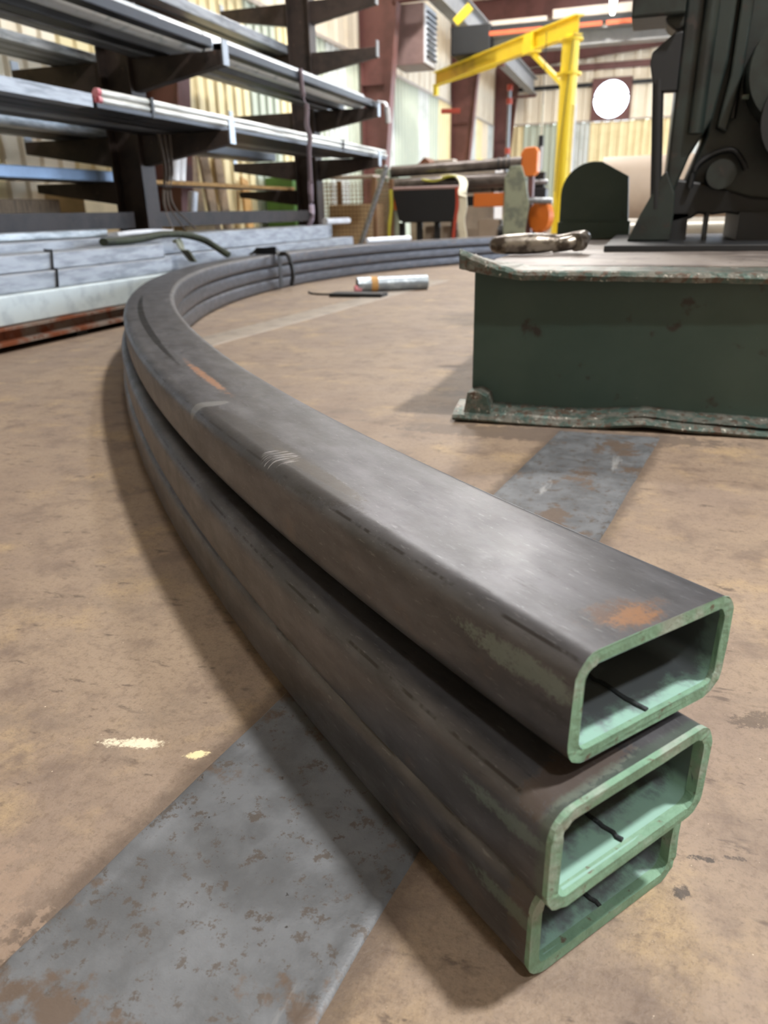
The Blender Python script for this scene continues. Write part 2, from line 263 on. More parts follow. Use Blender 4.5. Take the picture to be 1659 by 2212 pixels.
        if parent: o.parent = parent; o.location = (0, 0, 0)
        else: o.location = org
        if bevel:
            b = o.modifiers.new('edge', 'BEVEL'); b.width = bevel; b.segments = seg; b.limit_method = 'ANGLE'
        return o
def world_loc(o):
    l = Vector(o.location)
    while o.parent: o = o.parent; l += Vector(o.location)
    return l
def circ(r, n=8): return [(r * math.cos(2*math.pi*i/n), r * math.sin(2*math.pi*i/n)) for i in range(n)]
def tag(o, label, cat, group=None):
    o['label'] = label; o['category'] = cat
    if group: o['group'] = group
    return o
def thing(name, label, cat, loc, group=None):
    o = bpy.data.objects.new(name, None); C.objects.link(o); o.location = loc; o.empty_display_size = .1; return tag(o, label, cat, group)
def struct(o, label=None):
    o['kind'] = 'structure'
    if label: o['label'] = label
    return o
def bez(pts, n=10):
    """smooth Catmull-Rom through points"""
    P = [Vector(p) for p in pts]; P = [P[0] * 2 - P[1]] + P + [P[-1] * 2 - P[-2]]; out = []
    for i in range(1, len(P) - 2):
        for k in range(n):
            t = k / n; a, b, c, d = P[i-1], P[i], P[i+1], P[i+2]
            out.append(.5 * ((2*b) + (c-a)*t + (2*a-5*b+4*c-d)*t*t + (3*b-a-3*c+d)*t**3))
    return out + [P[-2]]

# ================================================================== SETTING
fl = MB().add([(-6, -8, 0), (14, -8, 0), (14, 31, 0), (-6, 31, 0), (-6, -8, -.2), (14, -8, -.2), (14, 31, -.2), (-6, 31, -.2)], [(0, 1, 2, 3), (7, 6, 5, 4), (0, 4, 5, 1), (1, 5, 6, 2), (2, 6, 7, 3), (3, 7, 4, 0)]).build('floor', 'floor')
fl.data.transform(Matrix.Translation(fl.location)); fl.location = (0, 0, 0)
struct(fl, 'worn tan concrete shop floor with dark scuffs')
def strip(name, a, b, c, d, label):
    mb = MB(); z = .0015
    def lerp(p, q, t): return (p[0] + (q[0]-p[0]) * t, p[1] + (q[1]-p[1]) * t)
    prof = [(0, 0), (.015, .0035), (.06, .001), (.10, .0022), (.5, .0022), (.90, .0022), (.94, .001), (.985, .0035), (1, 0)]; n = 40; vs_ = []; k = len(prof)
    for i in range(n + 1):
        l, r = lerp(a, b, i / n), lerp(c, d, i / n)
        for t, h in prof: q = lerp(l, r, t); vs_.append((q[0] + random.uniform(-.0012, .0012), q[1], h))
    mb.add(vs_, [(i*k+j, i*k+j+1, (i+1)*k+j+1, (i+1)*k+j) for i in range(n) for j in range(k-1)], True)
    return struct(mb.build(name, 'strip' if name == 'trim_1' else 'faint'), label)
strip('trim_1', (-.545, .0), (-.19, 2.24), (-.255, .0), (.10, 2.24), 'worn grey steel strip set into the floor passing under the bent tubes')
strip('trim_2', (-2.35, 3.2), (-1.98, 7.4), (-2.12, 3.2), (-1.78, 7.4), 'faint grey steel strip in the floor inside the bend')

def panel_mesh(wd, ht, name, ribs):
    """ribbed sheet, origin at lower left, facing +Y local"""
    pts = []; x = 0; pit = wd / ribs
    for i in range(ribs):
        x = i * pit; pts += [(x, 0), (x + pit*.55, 0), (x + pit*.65, .035), (x + pit*.9, .035)]
    pts.append((wd, 0)); n = len(pts)
    vs_ = [(p[0], p[1], 0) for p in pts] + [(p[0], p[1], ht) for p in pts]
    me = bpy.data.meshes.new(name); me.from_pydata(vs_, [], [(i, i+1, i+1+n, i+n) for i in range(n-1)]); me.update(); return me
PM = {}
def panel(parent, x, y, z, wd, ht, rot, m, ribs=4):
    key = (round(wd, 3), round(ht, 3), m, ribs)
    if key not in PM: PM[key] = panel_mesh(wd, ht, 'panel', ribs); PM[key].materials.append(M[m])
    o = bpy.data.objects.new('panel', PM[key]); C.objects.link(o); o.parent = parent; o.location = Vector((x, y, z)) - Vector(parent.location); o.rotation_euler = (0, 0, rot); return o
WX, BY, ZT = -5.65, 30.4, 3.45
wl = struct(MB().box(WX - .25, WX - .06, -2, BY + .3, 0, 6.2).build('wall_left', 'cream'), 'left hall wall of ribbed sheets behind the pipe rack')
cols = ['yel', 'yel', 'cream', 'yel', 'yel', 'cream', 'yel', 'yel', 'yel', 'yel', 'sage', 'yel', 'sage', 'grey', 'sage', 'sage', 'grey', 'sage', 'sage', 'grey', 'sage', 'yel', 'yel', 'cream', 'grey', 'grey', 'yel', 'cream', 'grey', 'cream']
k = 0; y = 1.0
while y < BY - .1:
    wd = min(1.0, BY - y)
    # rotate -90deg: local x -> -Y, local y -> +X
    panel(wl, WX, y + wd, 0, wd, ZT, -math.pi/2, cols[k % len(cols)]); panel(wl, WX, y + wd, ZT, wd, 2.75, -math.pi/2, 'cream', 2); y += wd; k += 1
wb = struct(MB().box(-6, 14, BY + .6, BY + .7, -.1, 0).build('wall_back', 'cream'), 'far hall wall of ribbed sheets with a round fan opening')
xs = [-5.6, -4.6, -3.6, -2.9, -2.25, -.95, 0, 1, 2, 3, 4, 5, 6, 7, 8, 9]
bc = ['yel', 'sage', 'sage', 'grey', 'yel', 'yel', 'yel', 'grey', 'yel', 'sage']
for i in range(len(xs) - 1):
    a, b = xs[i], xs[i+1]
    door = 2 <= a < 8  # panels left out for the added bay door
    if not door: panel(wb, b, BY, 0, b - a, ZT, math.pi, bc[i % len(bc)])
    if i == 4: panel(wb, b, BY, 4.78, b - a, 3.0, math.pi, 'cream', 2)
    elif door: panel(wb, b, BY, 4.6, b - a, 3.4, math.pi, 'cream', 2)
    else: panel(wb, b, BY, ZT, b - a, 4.3, math.pi, 'cream', 2)
for i, z in enumerate((ZT, 4.55, 5.05)):
    mb = MB()
    if i == 1: mb.box(-5.6, -2.26, BY - .12, BY - .04, z, z + .12).box(-.94, 1.95, BY - .12, BY - .04, z, z + .12)
    else: mb.box(-5.6, (1.95, 0, 8.9)[i], BY - .12, BY - .04, z, z + (.06, .12, .2)[i])
    struct(mb.build('trim_%d' % (i + 3), ('pale', 'black', 'red')[i]), ('pale flashing', 'dark pipe rail', 'maroon girt')[i] + ' running across the far wall')
dm = MB(); dm.box(1.9, 2.05, BY - .15, BY + .05, 0, 4.6).box(7.95, 8.1, BY - .15, BY + .05, 0, 4.6).box(1.9, 8.1, BY - .15, BY + .05, 4.6, 4.8); struct(dm.build('added_door_1', 'red'), 'open bay door frame added in the far wall, out of view')  # unseen door, added so daylight reaches the bend
struct(MB().box(WX - .0, WX + .06, 1, BY, ZT - .03, ZT + .03).build('trim_6', 'pale'), 'pale flashing along the left wall')
# side never seen by the camera: right wall with bay doors added for daylight, wall behind the camera
struct(MB().box(9.0, 9.2, -8, 7.0, 0, 8.4).box(9.0, 9.2, 15.5, 20, 0, 8.4).box(9.0, 9.2, 28, BY + .7, 0, 8.4).box(9.0, 9.2, 7.0, 15.5, 5.0, 8.4).box(9.0, 9.2, 20, 28, 5.0, 8.4).build('wall_right', 'cream'), 'right hall wall with two added bay door openings for daylight'); struct(MB().box(-6, 9.2, -8.2, -8, 0, 8.4).build('wall_front', 'cream'), 'hall wall behind the camera')
wl2 = struct(MB().box(WX - .25, WX - .06, -8, -2, 0, 6.2).build('wall_left_near', 'cream'), 'left hall wall near the camera')
# roof
ce = MB(); ce.add([(-6, -8.2, 6.2), (9.3, -8.2, 7.2), (9.3, BY + .4, 7.2), (-6, BY + .4, 6.2), (-6, -8.2, 6.35), (9.3, -8.2, 7.35), (9.3, BY + .4, 7.35), (-6, BY + .4, 6.35)], [(0, 1, 2, 3), (7, 6, 5, 4), (0, 4, 5, 1), (1, 5, 6, 2), (2, 6, 7, 3), (3, 7, 4, 0)])
struct(ce.build('ceiling', 'roof'), 'beige roof liner')
# rigid frames: tapered column + rafter
for i, y in enumerate((8.3, 15.8, 23.4, 30.1)):
    t = thing('frame_column', ['maroon tapered frame column behind the pipe rack', 'maroon tapered frame column beside the wall heater', 'maroon tapered frame column behind the jib crane tip', 'maroon tapered frame column in the far corner'][i], 'column', (-5.3, y, 0), 'maroon roof frames')
    mb = MB(); mb.prism([(WX + .06, 0), (-5.27, 0), (-4.75, 5.3), (-4.70, 5.9), (WX + .06, 5.9)], 'y', y - .008, y + .008); mb.build('web', 'red', t)
    f = MB(); f.beam((-5.27, y, 0), (-4.75, y, 5.3), .02, .26, (0, 1, 0)); f.build('inner_flange', 'red', t)
    f = MB(); f.box(WX + .05, WX + .07, y - .13, y + .13, 0, 5.9); f.build('outer_flange', 'red', t)
    g = MB(); g.box(WX + .08, -5.15, y - .13, y + .13, 2.95, 2.965); g.build('stiffener', 'red', t)
    MB().ibeam((-4.75, y, 5.55), (8.9, y, 6.48), .26, .62, .02, .012, ht2=.5).build('rafter', 'red', t)
for i, x in enumerate((-3.2, -1.2, .8, 2.8, 4.8)):
    z = 6.2 + (x + 6) * .065 - .11
    tag(MB().beam((x, 6, z), (x, BY, z), .08, .18).build('roof_purlin', 'red'), ('first', 'second', 'third', 'fourth', 'fifth')[i] + ' maroon roof purlin from the left wall', 'purlin', 'roof purlins')

# ================================================================== BENT TUBES
TW, TH, TT, TR = .2032, .1016, .0118, .024
PK = [.17629111, .62573708, 2.49695302, .12749537, .09654795, .15694107, .17518454, .16024273, .14964133]; KS = [0, 2.5, 5, 7.5, 10, 12]
def kap(s):
    if s <= 0: return PK[3]
    for i in range(5):
        if s <= KS[i+1]: t = (s - KS[i]) / (KS[i+1] - KS[i]); return PK[3+i] * (1-t) + PK[4+i] * t
    return PK[8]
def inner_path(ds=.005, L=13.2):
    x, y, a = PK[:3]; out = []; s = 0
    while s < L: a -= kap(s) * ds; x += math.cos(a) * ds; y += math.sin(a) * ds; s += ds; out.append((s, x, y, a))
    return out
IP = inner_path()
def ring_pt(s, lat, z):
    s_, x, y, a = IP[max(0, min(len(IP) - 1, int(s / .005)))]; return Vector((x - math.sin(a) * lat, y + math.cos(a) * lat, z))
def sect(e):
    W, H, R = TW / 2 - e, TH / 2 - e, TR - e; R = max(R, .012) if e else R; out = []
    # start mid inner side, go up, over the top to the outer side, down, back along the bottom (x: + = outer/left)
    out.append((-W, 0.0))
    for cx, cy, a0 in ((-W + R, H - R, 180), (W - R, H - R, 90), (W - R, -H + R, 0), (-W + R, -H + R, -90)):
        for k in range(7): g = math.radians(a0 - 15 * k); out.append((cx + R * math.cos(g), cy + R * math.sin(g)))
        if cy > 0 and cx < 0: out += [(-W * .33, H), (W * .33, H)]
    return out
def bent_tube(name, label, s0, lat0, lat1, z0, gap, roll, m):
    t = thing(name, label, 'steel tube', ring_pt(s0, .1, z0), 'bent rectangular tubes stacked on the floor')
    base = world_loc(t)
    out, inn = sect(0), sect(TT); n = len(out)
    vl = [0]
    for i in range(1, n): vl.append(vl[-1] + math.dist(out[i], out[i-1]))
    corner = vl[4] ; vl = [v - corner - .006 + .0 for v in vl]
    idx = [0]; s = s0; ss = []
    while s < 13.1: ss.append(s); s += .012 if s < s0 + .12 else (.04 if s < 3 else .09)
    def frame_at(s):
        f = max(0, 1 - (s - s0) / 2.2); f = f * f * (3 - 2 * f); lat = lat1 + (lat0 - lat1) * f; g = gap * f; ro = roll * f
        c = ring_pt(s, lat + TW / 2, z0 + TH / 2 + g); a = IP[max(0, min(len(IP) - 1, int(s / .005)))][3]
        L = Vector((-math.sin(a), math.cos(a), 0)); U = Vector((0, 0, 1)); return c, L * math.cos(ro) - U * math.sin(ro), U * math.cos(ro) + L * math.sin(ro)
    def ringv(s, sec): c, L, U = frame_at(s); return [tuple(c + L * p[0] + U * p[1] - base) for p in sec]
    def shell(nm, sec, sl, m_, flip):
        v = []; f = []
        for s in sl: v += ringv(s, sec)
        for i in range(len(sl) - 1):
            for k in range(n): q = (i*n+k, i*n+(k+1) % n, (i+1)*n+(k+1) % n, (i+1)*n+k); f.append(q if not flip else q[::-1])
        me = bpy.data.meshes.new(nm); me.from_pydata(v, [], f); uvl = me.uv_layers.new(name='UVMap'); per = vl[-1] + math.dist(out[0], out[-1])
        for p in me.polygons:
            p.use_smooth = True; i, k = divmod(p.index, n)
            for li in p.loop_indices:
                vi = me.loops[li].vertex_index; kk = vi % n; vv = vl[kk]
                if k == n - 1 and kk == 0: vv = per
                uvl.data[li].uv = (sl[vi // n] , vv)
        me.materials.append(M[m_]); o = bpy.data.objects.new(nm, me); C.objects.link(o); o.parent = t; return o
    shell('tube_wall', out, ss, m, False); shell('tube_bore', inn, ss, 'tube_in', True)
    # sawn, green painted end (slightly ragged)
    v = []; f = []; mid = sect(TT * .5)
    for j, (sec, ds) in enumerate(((out, .0), (out, -.0015), (mid, -.0022), (inn, -.0015), (inn, .004))):
        v += [tuple(Vector(q) + Vector((random.uniform(-1, 1), random.uniform(-1, 1), random.uniform(-1, 1))) * (.0006 if j in (1, 3) else .0002)) for q in ringv(s0 + ds - .0, [(p[0] * (1.004 if j < 2 else (.997 if j > 2 else 1)), p[1] * (1.006 if j < 2 else (.994 if j > 2 else 1))) for p in sec])]
    for j in range(4):
        for k in range(n): f.append((j*n+k, (j+1)*n+k, (j+1)*n+(k+1) % n, j*n+(k+1) % n))
    me = bpy.data.meshes.new('painted_end'); me.from_pydata(v, [], f); me.update()
    bm = bmesh.new(); bm.from_mesh(me); bmesh.ops.recalc_face_normals(bm, faces=bm.faces); bm.to_mesh(me); bm.free()
    me.materials.append(M['rim']); o = bpy.data.objects.new('painted_end', me); C.objects.link(o); o.parent = t; o['label'] = 'mint green painted end of the tube'
    # far end cap ring
    v = ringv(ss[-1], out) + ringv(ss[-1], inn); me = bpy.data.meshes.new('far_end'); me.from_pydata(v, [], [(k, k + n, (k+1) % n + n, (k+1) % n) for k in range(n)]); me.materials.append(M[m]); o = bpy.data.objects.new('far_end', me); C.objects.link(o); o.parent = t
    # internal weld seam along the bottom
    mb = MB(); pts = []
    for i in range(90):
        s = s0 + .004 + i * .007; c, L, U = frame_at(s); pts.append(c + L * (-.002 + random.uniform(-.0012, .0012)) + U * (-TH / 2 + TT + .0006 + random.uniform(-.0003, .0008)))
    mb.sweep(pts, circ(.0024, 6)).build('weld_seam', 'weld', t)['label'] = 'dark weld seam inside the tube'
    return t
bent_tube('bent_tube', 'bottom bent rectangular steel tube lying on the floor', .066, .056, .030, .0015, 0, -.012, 'tube_low')
bent_tube('bent_tube', 'middle bent rectangular steel tube of the stack of three', .046, .064, .022, .0035 + TH, 0, .0, 'tube_mid')
bent_tube('bent_tube', 'topmost bent rectangular steel tube with an orange rust patch at its end', .064, .030, .0, .0055 + 2 * TH, .010, -.038, 'tube_top')

# ================================================================== GREEN MACHINE
t = thing('bending_machine', 'dark green bending machine with dented base at the right', 'machine', (.5, 3.4, 0))
MB().box(-.49, 1.9, 2.37, 2.40, .02, .46).build('base_web', 'green', t, .004)
MB().box(-.49, 1.9, 2.40, 4.85, .0, .44).build('base_body', 'green', t)
def top_z(x):  # battered flange: lip curled up at the left corner
    z = .462 - .012 * (x + .1) ; u = max(0, (-.33 - x) / .17)
    return z + .052 * u ** 1.4
mb = MB(); n = 60; vs_ = []
for i in range(n + 1):
    x = -.515 + 2.415 * (i / n) ** 1.6; z = top_z(x) + random.uniform(-.0015, .0015); y0 = 2.262 + .03 * (x + .5) + random.uniform(-.002, .002)
    for (yy, dz) in ((y0, -.026 - .5 * max(0, z - .468)), (y0 - .004, -.012), (y0, -.002), (y0 + .008, .002), (2.5, .004 - (z - .462) * .6), (2.5, -.026)): vs_.append((x, yy, z + dz))
k = 6; fs = [(i*k+j, i*k+(j+1) % k, (i+1)*k+(j+1) % k, (i+1)*k+j) for i in range(n) for j in range(k)] + [tuple(range(k)), tuple(range(n*k+k-1, n*k-1, -1))]
mb.add(vs_, fs).build('top_flange', 'worn', t)['label'] = 'worn curled edge of the top flange'
MB().box(-.5, 1.9, 2.45, 4.85, .44, .468).build('top_plate', 'grease', t, .003)['label'] = 'oily grey top plate'
mb = MB(); vs_ = []
for i in range(n + 1):
    x = -.53 + 2.43 * (i / n) ** 1.5; z = .004 + .012 * math.exp(-((x - .04) / .09) ** 2) + .004 * math.sin(x * 9) + random.uniform(-.001, .001); y0 = 2.27 + .03 * (x + .5) + random.uniform(-.002, .002)
    for (yy, dz) in ((y0, .0), (y0 - .005, .008), (y0, .018), (y0 + .015, .024), (2.30, .03), (2.372, .045), (2.372, .0)): vs_.append((x, yy, z + dz))
k = 7; fs = [(i*k+j, i*k+(j+1) % k, (i+1)*k+(j+1) % k, (i+1)*k+j) for i in range(n) for j in range(k)] + [tuple(range(k)), tuple(range(n*k+k-1, n*k-1, -1))]
mb.add(vs_, fs).build('bottom_flange', 'worn', t)['label'] = 'wavy worn bottom flange'
mb = MB(); mb.prism([(-.50, .02), (-.41, .028), (-.425, .085), (-.455, .10), (-.487, .095)], 'y', 2.285, 2.372).build('torn_gusset', 'worn', t, .0015)
# round topped plate
pl = [(-.47, .468)] + [(-.30 + .17 * math.cos(g) * 1.0, .70 + .165 * math.sin(g)) for g in [math.radians(180 - a) for a in range(0, 100, 10)]] + [(-.26, .862), (-.115, .785), (-.09, .468)]
MB().prism(pl, 'y', 4.58, 4.64).build('round_top_plate', 'green', t, .004)
MB().box(-.475, -.085, 4.545, 4.58, .468, .56).build('plate_foot', 'green', t, .004)
# bed plate and tower
MB().box(-.15, 1.9, 3.2, 4.5, .468, .492).build('bed_plate', 'black', t, .003)
MB().prism([(.058, .75), (.062, 1.9), (.25, 1.9), (.24, 1.15), (.21, .95), (.14, .82), (.10, .70), (.09, .64)], 'y', 3.58, 4.2).build('tower_column', 'shaded_grime', t, .015, 3)
MB().prism([(.12, .66), (.20, .90), (.22, 1.9), (.95, 1.9), (.95, .60), (.36, .60), (.30, .66)], 'y', 3.68, 4.25).build('tower_housing', 'shaded_grime', t, .01, 3)
MB().prism([(.23, .92), (.255, 1.1), (.265, 1.9), (.31, 1.9), (.30, 1.1), (.27, .90)], 'y', 3.60, 3.70).build('guide_rib', 'shaded_grime', t, .008)
MB().prism([(-.075, .492), (-.03, .60), (.0, .66), (.03, .73), (.058, .77), (.10, .68), (.105, .60), (.10, .492)], 'y', 3.56, 3.72).build('front_gusset', 'shaded_grime', t, .008)
MB().prism([(.08, .60), (.08, .74), (.2, .72), (.40, .66), (.62, .64), (.62, .585), (.36, .592), (.31, .598), (.26, .592), (.25, .595), (.24, .592), (.20, .598), (.18, .58), (.10, .56)], 'y', 3.62, 4.3).build('lower_jaw', 'black', t, .01)
MB().cyl((.265, 3.53, .745), (.265, 3.66, .745), .055, 28).build('pivot_pin', 'shaded_grime', t, .006)
mb = MB(); pts = [(.155 + 0, 3.6, .70), (.17, 3.6, .775), (.215, 3.6, .815), (.27, 3.6, .835), (.31, 3.6, .83), (.345, 3.6, .79), (.36, 3.6, .76)]
mb.sweep(bez(pts, 6), circ(.012, 8)).build('cam_edge', 'black', t)
MB().cyl((.52, 3.46, 1.10), (.52, 3.72, 1.10), .21, 40).build('drive_wheel', 'shaded_grime', t, .012)
MB().cyl((.56, 3.42, .93), (.56, 3.46, .93), .19, 32).build('wheel_guard', 'black', t, .01)
MB().box(.30, .325, 3.5, 3.53, 1.005, 1.02).build('bolt', 'worn', t)
MB().box(.236, .246, 3.6, 3.8, .49, .60).build('strut', 'black', t)
MB().box(.36, .62, 3.58, 4.2, .49, .60).build('rear_foot', 'black', t)
MB().box(.10, .165, 3.62, 4.0, .49, .60).build('jaw_post', 'black', t)
MB().cyl((-.012, 3.58, 1.10), (.03, 3.58, .62), .022, 16).build('tie_rod', 'black', t)
MB().prism([(-.045, 1.195), (-.05, 1.16), (-.032, 1.09), (-.01, 1.055), (.062, 1.055), (.062, 1.26), (.03, 1.255)], 'y', 3.56, 3.62).build('rod_bracket', 'black', t, .005)
MB().prism([(.062, 1.27), (.03, 1.262), (-.005, 1.29), (-.012, 1.35), (.062, 1.40)], 'y', 3.55, 3.72).build('upper_lug', 'shaded_grime', t, .01)
MB().box(-.135, .062, 3.5, 3.75, 1.305, 1.95).build('upper_arm', 'shaded_grime', t, .01)
MB().cyl((.15, 3.57, .9), (.16, 3.57, 1.8), .03, 16).build('hydraulic_pipe', 'shaded_grime', t)
MB().cyl((.285, 3.62, .95), (.30, 3.62, 1.8), .014, 12).build('hose', 'blackband', t)
# shackle lying on the base
t = thing('lifting_shackle', 'worn steel lifting shackle lying on the green base', 'shackle', (-.4, 3.05, .466))
pts = [(-.47, 3.17, .496), (-.40, 3.19, .500), (-.33, 3.20, .508), (-.26, 3.185, .520), (-.225, 3.13, .526), (-.232, 3.07, .520), (-.27, 3.03, .508), (-.33, 3.03, .500)]
MB().sweep(bez(pts, 6), circ(.026, 14)).build('bow', 'shackle', t)
mb = MB(); c0 = Vector((-.565, 2.99, .506)); dr = Vector((.97, .16, .02)).normalized(); prof = [(0, .004), (.008, .020), (.025, .030), (.06, .036), (.12, .038), (.18, .037), (.23, .032), (.262, .022), (.275, .006)]
for i in range(len(prof) - 1): mb.cyl(c0 + dr * prof[i][0], c0 + dr * prof[i+1][0], prof[i][1], 24, prof[i+1][1], caps=False)
mb.build('pin', 'shackle', t)
MB().cyl((-.245, 3.02, .512), (-.225, 3.045, .513), .033, 18).build('nut', 'shackle', t, .004)

# ================================================================== THINGS ON / NEAR THE RING
t = thing('wrapped_pipe', 'short foil wrapped pipe lying on the floor inside the bend', 'pipe', (-2.05, 6.35, 0))
MB().cyl((-2.30, 6.20, .062), (-1.77, 6.52, .062), .062, 20, ri=.05).build('pipe_body', 'foam', t)
MB().cyl((-2.20, 6.26, .062), (-2.15, 6.29, .062), .064, 20).build('tape_band', 'timber', t)
MB().cyl((-2.31, 6.16, .03), (-2.26, 6.19, .03), .03, 12).build('end_tag', 'pink', t)
tag(MB().box(-2.40, -1.95, 5.80, 5.97, 0, .03).build('flat_bar', 'black', bevel=.003), 'short black flat bar on the floor by the foil wrapped pipe', 'bar')
tag(MB().sweep(bez([(-2.72, 6.12, .008), (-2.62, 5.98, .008), (-2.45, 5.94, .008), (-2.36, 5.93, .008)], 8), circ(.008, 6)).build('thin_cable', 'blackband'), 'thin black cord curling from the bend to the flat bar', 'cord')
p, q = ring_pt(8.75, .12, .345), ring_pt(9.45, .05, .345)
tag(MB().cyl(p, q, .028, 16).build('paper_roll', 'white'), 'small white roll lying on top of the far bent tubes', 'roll')
# black strap round the three tubes
c = ring_pt(6.75, .1, 0); a = IP[int(6.75 / .005)][3]; L = Vector((-math.sin(a), math.cos(a), 0))
pts = [c - L * .13 + Vector((0, 0, z)) for z in (.02, .12, .22, .30)] + [c - L * .10 + Vector((0, 0, .335)), c + Vector((0, 0, .33)), c + L * .13 + Vector((0, 0, .32)), c + L * .17 + Vector((0, 0, .2)), c + L * .17 + Vector((0, 0, .05))]
stp = tag(MB().sweep(bez(pts, 5), [(-.035, -.003), (.035, -.003), (.035, .003), (-.035, .003)], up=L, smooth=False).build('rubber_strap', 'blackband'), 'black rubber strap looped over the bent tubes', 'strap')
pts = [c - L * .14 + Vector((0, 0, .31)), c - L * .19 + Vector((.02, 0, .30)), c - L * .20 + Vector((.05, .0, .16)), c - L * .18 + Vector((.05, 0, .04))]
MB().sweep(bez(pts, 5), circ(.02, 8)).build('strap_tail', 'blackband', stp)
# webbing slings
pts = [(-3.37, 4.33, .490), (-3.36, 4.52, .490), (-3.365, 4.72, .495), (-3.38, 5.01, .515), (-3.38, 5.30, .505), (-3.33, 5.50, .46), (-3.25, 5.58, .39), (-3.17, 5.60, .338)]
tag(MB().sweep(bez(pts, 8), [(x * 1.5, y * 1.0) for x, y in circ(.026, 10)]).build('webbing_sling', 'greensling'), 'dark green webbing sling arching from the floor bundle to the bent tubes', 'sling')
pts = [(-3.385, 5.20, .475), (-3.36, 5.20, .45), (-3.31, 5.14, .41), (-3.23, 5.06, .37), (-3.13, 5.0, .365)]
tag(MB().sweep(bez(pts, 8), [(-.05, -.005), (.05, -.005), (.05, .005), (-.05, .005)], smooth=False, up=(1, 0, .3)).build('webbing_sling', 'olive'), 'faded olive webbing strand hanging below the dark green sling', 'sling')
tag(MB().sweep(bez([(-3.68, 4.85, .525), (-3.64, 5.05, .535), (-3.68, 5.3, .535), (-3.64, 5.5, .525)], 6), [(-.06, -.012), (.06, -.015), (.05, .015), (-.04, .012)]).build('plastic_wrap', 'white'), 'crumpled white plastic wrap beside the dark green sling', 'plastic')

# ================================================================== FLOOR BUNDLE
G = 'straight steel lengths stacked on the floor under the rack'
def hollow(name, x, z, y0, y1, wd, ht, m, label, group, t_=.006):
    return tag(MB().rtube((x, y0, z + ht/2), (x, y1, z + ht/2), wd, ht, t_, .008).build(name, m), label, 'tube', group)
for i, y in enumerate((2.0, 3.6, 4.45)):
    tag(MB().box(-3.9, -3.08, y, y + .09, 0, .032).build('dunnage_timber', 'black'), ('leftmost', 'middle', 'rightmost')[i] + ' blackened timber bearer under the floor bundle', 'timber', 'bearers under the floor bundle')
mb = MB(); mb.prism([(-3.05, .034), (-3.05, .052), (-3.10, .058), (-3.10, .105), (-3.05, .11), (-3.05, .125), (-3.20, .125), (-3.20, .034)], 'y', 1.3, 4.68); tag(mb.build('steel_channel', 'rust'), 'rusty steel channel at the bottom front of the floor bundle', 'channel')
hollow('white_tube', -3.175, .13, 1.3, 4.7, .21, .145, 'whitetube', 'white primed rectangular tube at the front of the floor bundle', G)
hollow('steel_tube', -3.33, .034, 1.3, 4.6, .20, .09, 'bundle', 'low grey tube behind the rusty channel', G)
hollow('steel_tube', -3.38, .127, 1.3, 4.6, .19, .145, 'bundle', 'grey tube directly behind the white primed tube', G)
for i, (x, z, l) in enumerate(((-3.19, .277, 'front upper grey tube resting on the white primed tube'), (-3.32, .277, 'second upper grey tube behind the white primed tube'), (-3.245, .370, 'grey tube bridging the two front upper tubes'), (-3.375, .370, 'grey tube at the top rear of the front bundle'))):
    hollow('steel_tube', x, z, 1.3, 4.72, .125, .092, 'bundle', l, G)
tag(MB().sweep([(-3.30, 3.70, .466), (-3.177, 3.62, .466), (-3.175, 3.6, .373), (-3.122, 3.57, .371), (-3.120, 3.55, .279)], [(-.012, -.0015), (.012, -.0015), (.012, .0015), (-.012, .0015)], smooth=False, up=(0, 1, 0)).build('banding_strap', 'blackband'), 'black steel banding around the front grey tubes', 'banding')
for i, (x, z, m_, y1, l) in enumerate(((-3.56, .215, 'bundle', 9.3, 'front long grey tube laid on the rack base arms'), (-3.72, .215, 'bundle', 9.2, 'second long grey tube on the rack base arms'), (-3.88, .215, 'steel', 9.0, 'third long grey tube on the rack base arms'), (-3.60, .365, 'bundle', 8.6, 'upper front long tube above the rack base arms'), (-3.76, .365, 'steel', 9.1, 'upper middle long tube above the rack base arms'), (-3.92, .365, 'galv', 8.9, 'upper rear long tube nearest the rack posts'), (-3.84, .512, 'galv', 4.9, 'short pale tube topping the left of the floor bundle'))):
    hollow('long_tube', x, z, 1.6, y1, .15, .145 if z < .5 else .05, m_, l, G)
tag(MB().cyl((-3.78, 9.12, .545), (-3.70, 9.72, .545), .038, 16).build('paper_roll', 'white'), 'white roll at the far end of the floor bundle', 'roll')

# ================================================================== CANTILEVER RACK
POSTS = (6.05, 9.85); PXc = -4.28; LEV = dict(A=1.28, B=1.84, C=2.48, D=3.02)
t = thing('cantilever_rack', 'dark brown double sided cantilever rack full of steel', 'rack', (PXc, 8, 0))
for y in POSTS:
    MB().ibeam((PXc, y, 0), (PXc, y, 4.2), .2, .30, .018, .012, up=(1, 0, 0)).build('post', 'rack', t)
    for s_, tip in ((1, -3.44), (-1, -5.4)):
        x0 = PXc + .15 * s_; MB().ibeam((x0, y, .1), (tip, y, .1), .16, .2, .014, .01).build('base_arm', 'rack', t)
    for nm, z in LEV.items():
        for s_, tip in ((1, -3.30), (-1, -5.35)):
            x0 = PXc + .15 * s_; arm = MB().prism([(x0, z), (tip, z), (tip, z - .10), (x0, z - .24)], 'y', y - .05, y + .05).build('arm', 'rack', t, .004)
            e = MB().box(min(tip, tip + .012 * s_), max(tip, tip + .012 * s_), y - .04, y + .05, z - .10, z + .075).build('end_stop', 'rackend', arm)
    x0 = PXc - .15; MB().prism([(x0, .93), (-5.3, .93), (-5.3, .86), (x0, .74)], 'y', y - .05, y + .05).build('arm', 'rack', t, .004)
